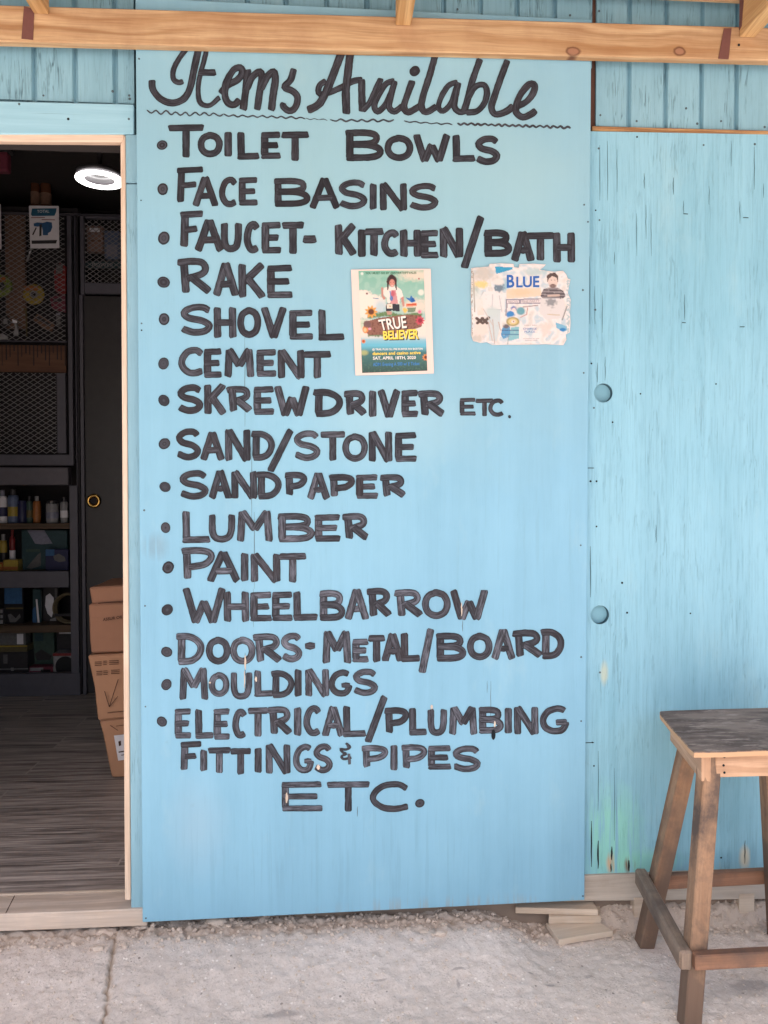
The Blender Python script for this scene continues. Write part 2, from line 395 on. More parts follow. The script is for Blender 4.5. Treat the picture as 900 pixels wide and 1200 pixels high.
for nm, c, ro in (('yellow', (206, 170, 46), .4), ('orange', (206, 112, 40), .4), ('navy', (44, 46, 100), .4), ('blue', (52, 112, 176), .35),
                  ('grey_blue', (104, 124, 168), .4), ('red', (176, 44, 46), .4), ('teal', (52, 88, 96), .35), ('amber', (120, 66, 40), .15), ('pink', (150, 50, 74), .5),
                  ('green', (74, 104, 92), .4), ('lime', (150, 172, 60), .4), ('silver', (170, 168, 170), .3), ('olive', (120, 104, 60), .5),
                  ('kraft', (150, 106, 80), .8), ('smoke', (70, 66, 70), .3), ('clear', (128, 126, 126), .15), ('skin', (176, 128, 112), .5), ('coil', (130, 112, 76), .5),
                  ('headblue', (36, 118, 160), .4), ('lilac', (150, 150, 176), .4)):
    g_ = sum(c) / 3; M[nm] = plain(nm + '_surface', srgb(*[(v * .74 + g_ * .26) * .80 for v in c]), ro, var=.38, sc=70)
def cardboard(name, c):
    k = NT(name, 0.85, 0.15); p = k.pos()
    n = k.noise(p, 9, 5, 0.6); st = k.noise(k.map(p, (160, 160, 3)), 1.0, 2)
    col = k.mix(n, tuple(v * 0.82 for v in c[:3]) + (1,), c)
    col = k.mix(k.math('MULTIPLY', st, 0.16), col, tuple(v * 0.7 for v in c[:3]) + (1,))
    k.color(col); k.bump(n, 0.3, 0.004); return k.m
M['card'] = cardboard('cardboard', srgb(188, 142, 112)); M['card2'] = cardboard('cardboard_darker', srgb(168, 124, 100))
M['print'] = plain('box_print', srgb(74, 50, 42), 0.8)
def ground_mat():
    k = NT('dusty_concrete', 0.92, 0.15); p = k.pos()
    a = k.noise(p, 3.2, 6, 0.62); b = k.noise(p, 38, 6, 0.7); f = k.noise(p, 190, 5, 0.7)
    c = k.mix(k.step(a, 0.3, 0.7), srgb(208, 197, 190), srgb(226, 216, 210))
    c = k.mix(k.math('MULTIPLY', k.step(b, 0.42, 0.7), 0.6), c, srgb(190, 177, 168))
    c = k.mix(k.math('MULTIPLY', k.step(f, 0.52, 0.68), k.math('ADD', 0.25, k.math('MULTIPLY', k.step(k.noise(k.map(p, (1, 1, 1), (3, 9, 0)), 9, 4, .6), .42, .62), 0.5))), c, srgb(150, 137, 128))
    v = k.voro(p, 70); g = k.step(v.outputs['Distance'], 0.30, 0.22)
    pick = k.step(k.noise(p, 55, 2), 0.56, 0.62)
    c = k.mix(k.math('MULTIPLY', k.math('MULTIPLY', g, pick), 0.85), c, srgb(240, 232, 226))
    v2 = k.voro(k.map(p, (1, 1, 1), (2, 2, 0)), 42); g2 = k.step(v2.outputs['Distance'], 0.17, 0.12)
    pk = k.step(k.noise(p, 17, 3), 0.58, 0.62)
    c = k.mix(k.math('MULTIPLY', k.math('MULTIPLY', g2, pk), 0.75), c, srgb(112, 102, 98))
    d = k.step(k.noise(k.map(p, (1, 2.2, 1), (7, 1, 0)), 26, 4, 0.6), 0.70, 0.735)
    c = k.mix(k.math('MULTIPLY', d, 0.5), c, srgb(136, 126, 124))
    for (x, y, rx, ry) in ((536, 1140, .016, .004), (537, 1153, .004, .014), (645, 1151, .012, .005), (445, 1151, .02, .0035), (622, 1139, .007, .004), (470, 1171, .006, .004), (55, 1161, .006, .003), (118, 1157, .006, .003), (690, 1140, .012, .006), (880, 1150, .05, .02), (330, 1185, .04, .012)):
        q = atz(x, y, 0.01); b_ = k.blob(p, (q.x, q.y, 0.01), (rx, ry, .1), .6, .45, 120)
        c = k.mix(k.math('MULTIPLY', b_, .45), c, srgb(128, 120, 120))
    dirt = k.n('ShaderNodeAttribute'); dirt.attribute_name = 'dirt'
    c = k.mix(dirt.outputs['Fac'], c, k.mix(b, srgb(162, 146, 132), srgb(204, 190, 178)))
    k.color(c); k.bump(k.math('ADD', k.math('MULTIPLY', b, 0.8), k.math('ADD', k.math('MULTIPLY', f, 0.5), k.math('MULTIPLY', g, 0.35))), 0.5, 0.005)
    return k.m
M['ground'] = ground_mat()
def rock_mat():
    k = NT('limestone_rubble', 0.95, 0.1); p = k.pos()
    n = k.noise(p, 120, 5, 0.7); m = k.noise(p, 30, 3)
    k.color(k.mix(m, k.mix(n, srgb(186, 172, 160), srgb(226, 214, 204)), srgb(206, 190, 177))); k.bump(n, 0.6, 0.003); return k.m
M['rock'] = rock_mat()
def floor_mat():
    k = NT('wood_look_floor_tile', 0.42, 0.4); p = k.pos()
    br = k.n('ShaderNodeTexBrick'); k.l(k.map(p, (1, 1, 1), (0.31, 0.05, 0)), br.inputs['Vector'])
    br.offset = 0.37; br.inputs['Scale'].default_value = 1.0; br.inputs['Brick Width'].default_value = 0.92; br.inputs['Row Height'].default_value = 0.16
    br.inputs['Mortar Size'].default_value = 0.0034; br.inputs['Mortar Smooth'].default_value = 0.1; br.inputs['Bias'].default_value = 0
    br.inputs['Color1'].default_value = (0.2, 0.2, 0.2, 1); br.inputs['Color2'].default_value = (0.8, 0.8, 0.8, 1); br.inputs['Mortar'].default_value = (0.5,) * 3 + (1,)
    off = k.n('ShaderNodeVectorMath'); off.operation = 'ADD'; k.l(p, off.inputs[0])
    sc = k.n('ShaderNodeVectorMath'); sc.operation = 'SCALE'; k.l(br.outputs['Color'], sc.inputs[0]); sc.inputs['Scale'].default_value = 17.0; k.l(sc.outputs[0], off.inputs[1])
    g = k.noise(k.map(off.outputs[0], (1.6, 34, 1)), 1.0, 6, 0.68); g2 = k.noise(k.map(off.outputs[0], (5, 130, 1)), 1.0, 4, 0.6)
    c = k.mix(k.step(g, 0.36, 0.64), srgb(98, 90, 86), srgb(186, 175, 168))
    c = k.mix(k.math('MULTIPLY', k.step(g2, 0.52, 0.68), 0.7), c, srgb(214, 204, 196))
    c = k.mix(k.math('MULTIPLY', br.outputs['Fac'], .85), c, srgb(176, 168, 160))
    k.color(c); k.rough(k.mix(g, (0.3,) * 3 + (1,), (0.55,) * 3 + (1,))); k.bump(g2, 0.15, 0.001); return k.m
M['floor'] = floor_mat()
def emit(name, c, st):
    k = NT(name); k.b.inputs['Emission Color'].default_value = c; k.b.inputs['Emission Strength'].default_value = st
    k.b.inputs['Base Color'].default_value = (0.8, 0.8, 0.8, 1); return k.m
M['lamp'] = emit('ring_lamp_light', (1.0, 0.96, 0.95, 1), 4.0)

# ================================================================== SETTING
# ---- ground sheet, fine near the wall, out to the horizon
CRK = [atz(x, y, 0) for x, y in ((112, 1260), (122, 1200), (125, 1173), (132, 1133), (138, 1107), (142, 1092), (150, 1080))]
def seg_d(px, py, a, b):
    ax, ay, bx_, by = a.x, a.y, b.x, b.y; vx, vy = bx_ - ax, by - ay
    t = max(0, min(1, ((px - ax) * vx + (py - ay) * vy) / (vx * vx + vy * vy)))
    return math.hypot(px - ax - vx * t, py - ay - vy * t)
def sstep(a, b, v):
    t = max(0.0, min(1.0, (v - a) / (b - a))); return t * t * (3 - 2 * t)
def ground_z(x, y):
    z = 0.0035 * mnoise.noise((x * 7, y * 7, 0)) + 0.0036 * mnoise.noise((x * 31, y * 31, 3)) + 0.0017 * mnoise.noise((x * 90, y * 90, 5))
    dirt = 0.0
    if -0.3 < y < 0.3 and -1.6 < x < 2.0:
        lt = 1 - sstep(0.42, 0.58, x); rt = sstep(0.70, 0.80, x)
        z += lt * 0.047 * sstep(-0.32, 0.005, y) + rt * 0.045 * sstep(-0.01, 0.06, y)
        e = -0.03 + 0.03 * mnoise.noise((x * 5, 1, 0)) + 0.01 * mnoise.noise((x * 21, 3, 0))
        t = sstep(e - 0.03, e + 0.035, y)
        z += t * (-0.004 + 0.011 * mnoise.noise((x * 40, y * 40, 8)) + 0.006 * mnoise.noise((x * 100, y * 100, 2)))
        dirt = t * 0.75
    if x < -0.35 and x > -0.85 and y < 0.1 and y > -0.7:
        w = 0.009 * mnoise.noise((x * 45, y * 45, 4)) + .004 * mnoise.noise((x * 140, y * 140, 4)); d = min(seg_d(x + w, y, a, b) for a, b in zip(CRK, CRK[1:]))
        wd = 0.0042 + 0.0026 * mnoise.noise((0, y * 30, 6))
        if d < wd: z -= 0.018 * (1 - d / wd); dirt = max(dirt, 0.9)
        elif d < 0.012: dirt = max(dirt, 0.25)
    return z, dirt
def axis_vals(a, b, st, far):
    mid = list(np.arange(a, b + 1e-6, st)); lo = []; hi = []; s = st; v = a
    while v > -far: s *= 1.45; v -= s; lo.append(v)
    s = st; v = b
    while v < far: s *= 1.45; v += s; hi.append(v)
    return lo[::-1] + mid + hi
XS = axis_vals(-1.0, 1.3, 0.005, 120); YS = axis_vals(-0.46, 0.10, 0.004, 120)
def build_ground():
    vs = []; dirts = []
    for y in YS:
        for x in XS:
            near = -1.6 < x < 2.2 and -1.2 < y < 0.3
            z, d = ground_z(x, y) if near else (0.0, 0.0)
            vs.append((x, y, z)); dirts.append(d)
    nx = len(XS); fs = [(j * nx + i, j * nx + i + 1, (j + 1) * nx + i + 1, (j + 1) * nx + i) for j in range(len(YS) - 1) for i in range(nx - 1)]
    me = bpy.data.meshes.new('ground'); me.from_pydata(vs, [], fs)
    a = me.attributes.new('dirt', 'FLOAT', 'POINT'); a.data.foreach_set('value', dirts)
    o = mk('ground', me, M['ground'], smooth=True); tag(o, 'pale dusty cracked concrete ground in front of the blue shop', 'ground', kind='structure')
build_ground()

# ---- room
FZ = 0.10
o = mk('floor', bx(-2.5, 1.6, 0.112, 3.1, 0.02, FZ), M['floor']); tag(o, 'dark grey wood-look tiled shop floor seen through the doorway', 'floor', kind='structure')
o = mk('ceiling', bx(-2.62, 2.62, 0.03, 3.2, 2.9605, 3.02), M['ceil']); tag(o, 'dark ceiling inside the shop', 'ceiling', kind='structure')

shop = thing('shop_building', (0, 0.05, 0), 'light blue painted wooden shop front with an open doorway into a dark interior', 'building')
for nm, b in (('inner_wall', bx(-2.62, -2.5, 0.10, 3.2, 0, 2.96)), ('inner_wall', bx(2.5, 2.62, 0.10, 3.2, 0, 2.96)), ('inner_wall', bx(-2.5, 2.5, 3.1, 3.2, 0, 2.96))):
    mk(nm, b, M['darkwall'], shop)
# lining behind the front: leaves the doorway open
DX0 = -1.75; DX1 = at(149, 600, 0.03).x; DZ = at(60, 168, 0.03).z
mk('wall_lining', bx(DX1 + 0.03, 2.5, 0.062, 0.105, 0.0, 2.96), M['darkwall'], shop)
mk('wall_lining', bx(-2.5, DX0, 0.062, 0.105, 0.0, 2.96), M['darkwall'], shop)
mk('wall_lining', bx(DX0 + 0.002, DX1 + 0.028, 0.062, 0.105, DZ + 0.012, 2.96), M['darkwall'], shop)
mk('footing', bx(-2.5, 2.5, 0.09, 0.108, -0.06, 0.018), M['footing'], shop)
mk('footing', bx(DX1 + 0.05, 2.5, 0.055, 0.089, -0.05, 0.066), M['footing'], shop)

def siding(x0, x1, z0, z1, grooves, yf, d=0.013, w=0.015, t=0.016):
    """grooved sheet siding: one sheet, V grooves pressed in"""
    bm = bmesh.new(); prof = [(x0, 0)]
    for g in grooves:
        if x0 + 0.03 < g < x1 - 0.03: prof += [(g - w / 2, 0), (g - w / 5, d), (g + w / 5, d), (g + w / 2, 0)]
    prof.append((x1, 0))
    a = [bm.verts.new((x, yf + y, z0)) for x, y in prof]; b = [bm.verts.new((x, yf + y, z1)) for x, y in prof]
    for i in range(len(prof) - 1): bm.faces.new((a[i], a[i + 1], b[i + 1], b[i]))
    c = [bm.verts.new((x, yf + t, z)) for x, z in ((x0, z0), (x1, z0), (x1, z1), (x0, z1))]
    bm.faces.new((c[3], c[2], c[1], c[0]))
    bm.faces.new((a[0], b[0], c[3], c[0])); bm.faces.new((a[-1], c[1], c[2], b[-1]))
    bm.faces.new(a[::-1] + [c[0], c[1]][:0] + [c[0], c[1]]) if False else None
    return bm
YS1 = 0.034
gl = [at(p, 90, YS1).x for p in (40, 88, 135)]; stp = gl[1] - gl[0]
gl = [gl[0] - stp * i for i in range(1, 16)] + gl
zl = at(80, 119, YS1).z
mk('siding_sheet', siding(-2.6, at(157.2, 90, YS1).x, zl, 2.96, gl, YS1), M['siding'], shop)
gm = [at(p, 10, YS1).x for p in (200, 245, 290, 335, 383, 430, 476, 520, 563, 606, 650, 689)]
mk('siding_sheet', siding(at(159, 10, YS1).x, at(694, 20, YS1).x, 2.42, 2.96, gm, YS1), M['siding'], shop)
gr = [at(p, 110, YS1).x for p in (737, 780, 822, 863, 905)]; stp = gr[2] - gr[1]
gr += [gr[-1] + stp * i for i in range(1, 14)]
zr = at(800, 151, YS1).z
mk('siding_sheet', siding(at(698.5, 110, YS1).x, 2.6, zr, 2.96, gr, YS1), M['siding'], shop)
mk('corner_stud', bx(at(691, 100, .04).x, at(699.5, 100, .04).x, 0.042, 0.06, 2.1, 2.96), M['redgap'], shop)
# strip of bare wood under the right-hand siding
bm = bmesh.new(); slab(bm, pquad([(694, 147.5), (960, 154.5), (960, 160), (694, 153)], 0.024), (0, 0.03, 0), 0.0015, (1, 0, 0))
mk('bare_batten', bm, M['raw'], shop)
# trim board over the door
k = NT('trim_board_paint', 0.62, 0.25); p = k.pos()
n = k.noise(k.map(p, (2.2, 45, 60)), 1.0, 5, 0.6); n2 = k.noise(k.map(p, (3, 150, 190)), 1.0, 3, 0.5, 0.3)
c = k.mix(k.step(n, 0.3, 0.7), srgb(142, 188, 206), srgb(158, 202, 219)); reg = k.step(k.noise(k.map(p, (2, 9, 9)), 1.0, 3), 0.46, 0.62)
c = k.mix(k.math('MULTIPLY', k.math('MULTIPLY', k.step(n2, 0.6, 0.7), reg), 0.7), c, srgb(86, 124, 138)); k.color(c); k.bump(n2, 0.4, 0.0015)
bm = bmesh.new(); slab(bm, pquad([(-420, 108), (157, 122), (157, 157), (-420, 157)], 0.022), (0, 0.038, 0), 0.002, (1, 0, 0))
mk('trim_board', bm, k.m, shop)
# header, jamb and casing of the doorway
bm = bmesh.new(); slab(bm, pquad([(-420, 150), (145.5, 157), (145.5, 166.5), (-420, 162)], 0.026), (0, 0.022, 0), 0.0025, (1, 0, 0))
mk('door_header', bm, M['cream'], shop)
bm = bmesh.new(); slab(bm, pquad([(141, 169.5), (146.6, 158), (153.0, 1055), (146.2, 1055)], 0.021), (0, 0.08, 0), 0.002, (0, 0, 1))
mk('door_jamb', bm, M['cream'], shop)
bm = bmesh.new(); slab(bm, pquad([(147.0, 157.8), (172, 157.8), (173, 214), (147.5, 214)], 0.0225), (0, 0.038, 0), 0.0015, (0, 0, 1))
mk('casing_board', bm, M['trim'], shop)
bm = bmesh.new(); slab(bm, pquad([(147.6, 215.5), (174, 215.5), (176, 1066), (153.6, 1066)], 0.0235), (0, 0.036, 0), 0.0015, (0, 0, 1))
mk('casing_board', bm, M['trim'], shop)
# threshold
zt = 0.104
bm = bmesh.new(); box(bm, -1.75, -0.5, 0.014, 0.112, 0.056, zt, 0.003)
th = mk('threshold', bm, M['thresh'], shop)
bm = bmesh.new(); box(bm, -1.75, -0.56, 0.1125, 0.121, 0.09, zt + 0.003, 0.001); mk('threshold_strip', bm, M['shim'], shop)
bm = bmesh.new(); slab(bm, [Vector((-0.876, 0.018, zt + .0006)), Vector((-0.8742, 0.018, zt + .0006)), Vector((-0.8872, 0.11, zt + .0006)), Vector((-0.889, 0.11, zt + .0006))], (0, 0, -.0004)); mk('joint', bm, M['print'], shop)
# grey sill timber and blocks under the right-hand panel
bm = bmesh.new(); slab(bm, pquad([(660, 1026), (1250, 1003), (1250, 1050), (660, 1057)], 0.030), (0, 0.022, 0), 0.003, (1, 0, 0))
mk('sill_beam', bm, M['greywood'], shop)
for x0, x1, y0 in ((740, 764, 0.045), (862, 880, 0.048)):
    a = at(x0, 1060, y0); b = at(x1, 1060, y0)
    mk('support_block', bx(a.x, b.x, y0 - 0.02, 0.054, -0.01, 0.075 + 0.0, 0.002), M['shim'], shop)

# ---- right-hand plywood panel
YP = 0.022
panel = thing('plywood_panel', (0.95, YP, 0.15), 'weathered light blue plywood panel with two round finger holes, right of the sign', 'wall panel')
bm = bmesh.new(); slab(bm, pquad([(668, 153.4), (1250, 164), (1250, 1004), (668, 1025)], YP), (0, 0.022, 0), 0, (0, 0, 1))
po = mk('board', bm, M['panel'], panel)
cs = []
for (x, y, r) in ((707, 460.5, 11.5), (703, 720.5, 11.5)):
    q = at(x, y, YP); b2 = bmesh.new(); disc(b2, q + Vector((0, -0.02, 0)), r / 431, 0.06, 32); cs.append(mk('hole_cutter', b2, None))
cut(po, cs)
M['oldpaint'] = plain('old_grey_teal_paint', srgb(128, 178, 196), 0.7, var=.08); M['holeshade'] = plain('shaded_hole_wall', srgb(70, 100, 112), 0.8)
for (x, y, r) in ((707, 460.5, 11.5), (703, 720.5, 11.5)):
    bm = bmesh.new(); disc(bm, at(x, y, YP) + Vector((0, 0.0175, 0)), r / 431 - .0004, .003, 28); mk('finger_hole_back', bm, M['oldpaint'], panel)
    bm = bmesh.new(); q = at(x, y, YP); rr = r / 431 - .0003; ra = [bm.verts.new(q + Vector((rr * math.cos(i * PI / 16), .0008, rr * math.sin(i * PI / 16)))) for i in range(32)]; rb = [bm.verts.new(v.co + Vector((0, .0166, 0))) for v in ra]
    for i in range(32): bm.faces.new((ra[i], rb[i], rb[(i + 1) % 32], ra[(i + 1) % 32]))
    mk('finger_hole_shade', bm, M['holeshade'], panel)  # dark sleeve: the hole's shadow crescent put into the wall colour
M['panel_edge'] = M['sign_edge']
def nails(parent, pts, Y, mat, name='nail_head', r=0.0032):
    for x, y in pts:
        bm = bmesh.new(); disc(bm, at(x, y, Y) + Vector((0, -0.0006, 0)), r * random.uniform(0.8, 1.15), 0.0016, 10, dome=0.0005)
        mk(name, bm, mat, parent, origin=at(x, y, Y))
nails(panel, [(701.5, 174), (824.5, 170), (884.5, 169), (702.5, 258), (697.5, 363), (703, 788), (696, 478)], YP, M['nail'])
nails(panel, [(746.5, 160.5), (698, 246.5), (693, 426), (750.5, 461.5), (839, 450), (717.8, 494.8), (734.8, 718), (809, 718.8), (696, 897.5), (845, 1005), (692, 564), (699, 564), (699, 617), (729, 683), (694, 870)], YP, M['nailhole'], 'nail_hole', 0.0027)
for (x0, y0, x1, y1) in ((801, 250.5, 806, 250.8), (871, 255, 877, 255.2), (799.5, 378, 803.5, 378.2), (867, 383, 872.5, 383), (687, 548.5, 696, 548.5), (686, 870.5, 696, 870.2)):
    bm = bmesh.new(); bar(bm, at(x0, y0, YP - 0.0008), at(x1, y1, YP - 0.0008), 0.0016, 0.0016, (0, 1, 0), 0)
    mk('staple', bm, M['nailhole'], panel)
# short open checks near the panel's foot and middle
def sliver(bm, x, y0, y1, w, Y):
    a = at(x, y0, Y); b = at(x, y1, Y); n = 6; L = []; R = []
    for i in range(n + 1):
        t = i / n; c = a.lerp(b, t) + Vector((random.uniform(-1, 1) * 0.0007, 0, 0)); h = w / 431 * (math.sin(PI * min(max(t, .06), .94)) ** 0.6) / 2
        L.append(bm.verts.new(c - Vector((h, 0, 0)))); R.append(bm.verts.new(c + Vector((h, 0, 0))))
    for i in range(n): bm.faces.new((L[i], R[i], R[i + 1], L[i + 1]))
for x, y0, y1, w in ((701, 985, 1018, 2.2), (717, 992, 1008, 2.2), (737, 1008, 1021, 2.4), (716, 1012, 1022, 1.8), (873, 985, 1012, 1.3), (693, 962, 1016, 1.6), (701, 880, 950, 0.9), (720, 900, 985, 0.8), (769, 615, 636, 1.0),
                     (755, 203, 221, 1.0), (789, 208, 228, 1.2), (703, 170, 235, .8), (712, 165, 235, .8), (723, 175, 225, .7), (884, 172, 222, 1.0), (895, 215, 232, .8), (857, 165, 195, .7), (831, 218, 240, .8), (801, 235, 250, .8), (867, 236, 262, .8),
                     (692, 640, 700, 1.2), (691, 300, 380, .9), (700, 425, 448, 1), (709, 418, 446, 1), (746, 250, 300, .7), (757, 240, 280, .7), (763, 250, 300, .7), (720, 295, 310, .8), (802, 345, 375, 1.0), (697, 335, 380, .7), (706, 345, 390, .7)):
    bm = bmesh.new(); sliver(bm, x, y0, y1, w, YP - 0.0005); mk('crack', bm, M['nailhole' if y1 > 990 else 'check'], panel)

# ---- sliding sign board
sign = thing('sign_board', (0.1, 0.009, 0.08), 'large light blue plywood board hand painted with a black list of hardware for sale', 'sign')
SB = [(158.6, -3), (693.2, 23), (685, 1055), (167, 1081)]
bm = bmesh.new(); slab(bm, pquad(SB, 0.0), (0, 0.0175, 0), 0.0015, (0, 0, 1))
sb = mk('board', bm, M['sign'], sign)
bm = bmesh.new(); disc(bm, at(578.3, 861, -0.0022), .0058, .0006, 18, .0145); mk('knot_hole', bm, M['nailhole'], sign)
nails(sign, [(163, 69), (166, 379), (170, 710), (170.5, 828), (169, 598), (171, 1076), (683, 1050), (684.5, 240), (683, 340), (680.5, 639), (681, 770), (681, 845), (689, 260), (684, 437)], 0.0, M['nail'], r=0.0026)
nails(sign, [(165.3, 234.8), (166, 387)], 0.0, M['nailhole'], 'nail_hole', 0.0022)
# thin pencil-like cracks in the face
for x, y0, y1, w in ((287, 395, 500, .6), (295, 520, 610, .6), (298, 600, 690, .7), (297, 690, 735, .6), (287, 765, 815, 1.0), (419, 945, 957, .8), (542, 727, 740, .8), (575, 798, 850, .6), (571, 798, 812, .5)): bm = bmesh.new(); sliver(bm, x, y0, y1, w, -0.0004); mk('crack', bm, M['nail'], sign)
# chips where bare wood shows
for x, y0, y1, w in ((287.5, 768, 785, 2.2), (286.5, 786, 806, 1.2), (300, 793, 799, 2.6), (336, 929, 941, 3.0), (541, 706, 722, 1.6), (373, 896, 902, 4.0), (580, 845, 852, 2.4), (506, 826, 831, 3), (246, 799, 801, 2.5)): bm = bmesh.new(); sliver(bm, x, y0, y1, w, -0.0016); mk('paint_chip', bm, M['shim'], sign)

# ------------------------------------------------------------------ lettering
OFF = {'A': (150, 50), 'B': (420, 50), 'C': (150, 300), 'D': (400, 440), 'E': (150, 580), 'F': (400, 680), 'G': (150, 800), 'H': (300, 0)}
_lay = [0]; _rs = random.Random(3)
def ribbon(bm, pts, w, curve=False, wear=None, tip=1.0, wob=0.05):
    """one brush stroke: pts in photo pixels, width w in pixels"""
    uvl = bm.loops.layers.uv.verify(); wl = bm.verts.layers.float.get('wear') or bm.verts.layers.float.new('wear')
    P = [np.array(p, float) for p in pts]
    if curve and len(P) > 2:
        Q = [2 * P[0] - P[1]] + P + [2 * P[-1] - P[-2]]; out = []
        for i in range(1, len(Q) - 2):
            a, b, c, d = Q[i - 1:i + 3]; n = max(3, int(np.linalg.norm(c - b) / 2.2))
            for j in range(n):
                t = j / n; out.append(0.5 * (2 * b + (c - a) * t + (2 * a - 5 * b + 4 * c - d) * t * t + (3 * b - a - 3 * c + d) * t ** 3))
        out.append(P[-1]); P = out
    else:
        out = []
        for a, b in zip(P, P[1:]):
            n = max(2, int(np.linalg.norm(b - a) / 4)); out += [a + (b - a) * j / n for j in range(n)]
        out.append(P[-1]); P = out
    if len(P) > 3 and w > 4:     # extra rows so that the ends round off like a loaded brush
        for rev in (0, 1):
            if rev: P = P[::-1]
            d0 = P[1] - P[0]; L0 = np.linalg.norm(d0)
            if L0 > w * .22: P = [P[0], P[0] + d0 / L0 * w * .07, P[0] + d0 / L0 * w * .19] + P[1:]
            if rev: P = P[::-1]
    _lay[0] = (_lay[0] + 1) % 14; Y = -0.0007 - 0.00006 * _lay[0]
    sd_ = _rs.uniform(0, 500); wr = min(1.0, max(.25, .3 + .75 * (P[0][1] - 150) / 560)) * _rs.uniform(.3, 1.2) if wear is None else wear
    cum = np.concatenate([[0], np.cumsum([np.linalg.norm(b_ - a_) for a_, b_ in zip(P, P[1:])])]); TL_ = cum[-1]
    rows = []; s = 0.0; N = len(P); tilt = _rs.uniform(-0.10, 0.10)
    for i, p in enumerate(P):
        d = P[min(i + 1, N - 1)] - P[max(i - 1, 0)]; d = d / (np.linalg.norm(d) + 1e-9); nn = np.array([-d[1], d[0]])
        if i: s += np.linalg.norm(p - P[i - 1])
        t = i / (N - 1)
        ww = w * (1 + wob * mnoise.noise((s * 0.06 + sd_, 1, 0)) + 0.03 * (t - .5)) / 2
        de = min(cum[i], TL_ - cum[i]); pr_ = 1.0 if w < 4 else min(1.0, .74 + .26 * math.sqrt(min(1.0, de / (w * .19))))
        a = b = ww * pr_
        a += 0.35 * mnoise.noise((s * 0.22 + sd_, 5, 0)); b += 0.35 * mnoise.noise((s * 0.22 + sd_, 9, 0))
        e = np.zeros(2); f = np.zeros(2)
        if i == 0: e = -d * w * (0.04 + tilt); f = -d * w * (0.04 - tilt); a *= .9 * tip; b *= .9 * tip
        if i == N - 1: e = d * w * (0.04 + tilt); f = d * w * (0.04 - tilt); a *= .9 * tip; b *= .9 * tip
        row = []
        for q in (p + nn * a + e, p + (nn * (a - b) / 2) + (e + f) / 2 * 1.35, p - nn * b + f):
            wv = at(q[0], q[1], Y - 2e-6 * i); vv = bm.verts.new(wv); vv[wl] = wr; row.append(vv)
        rows.append((row, s + sd_))
    for (r0, s0), (r1, s1) in zip(rows, rows[1:]):
        for j in (0, 1):
            try: f_ = bm.faces.new((r0[j], r1[j], r1[j + 1], r0[j + 1]))
            except ValueError: continue
            for lp, uv in zip(f_.loops, ((s0, j / 2), (s1, j / 2), (s1, j / 2 + .5), (s0, j / 2 + .5))): lp[uvl].uv = (uv[0] + sd_, uv[1] + 0.0)
EL = [(.5, 0), (.14, .14), (0, .5), (.14, .86), (.5, 1), (.86, .86), (1, .5), (.86, .14), (.5, 0), (.36, .05)]
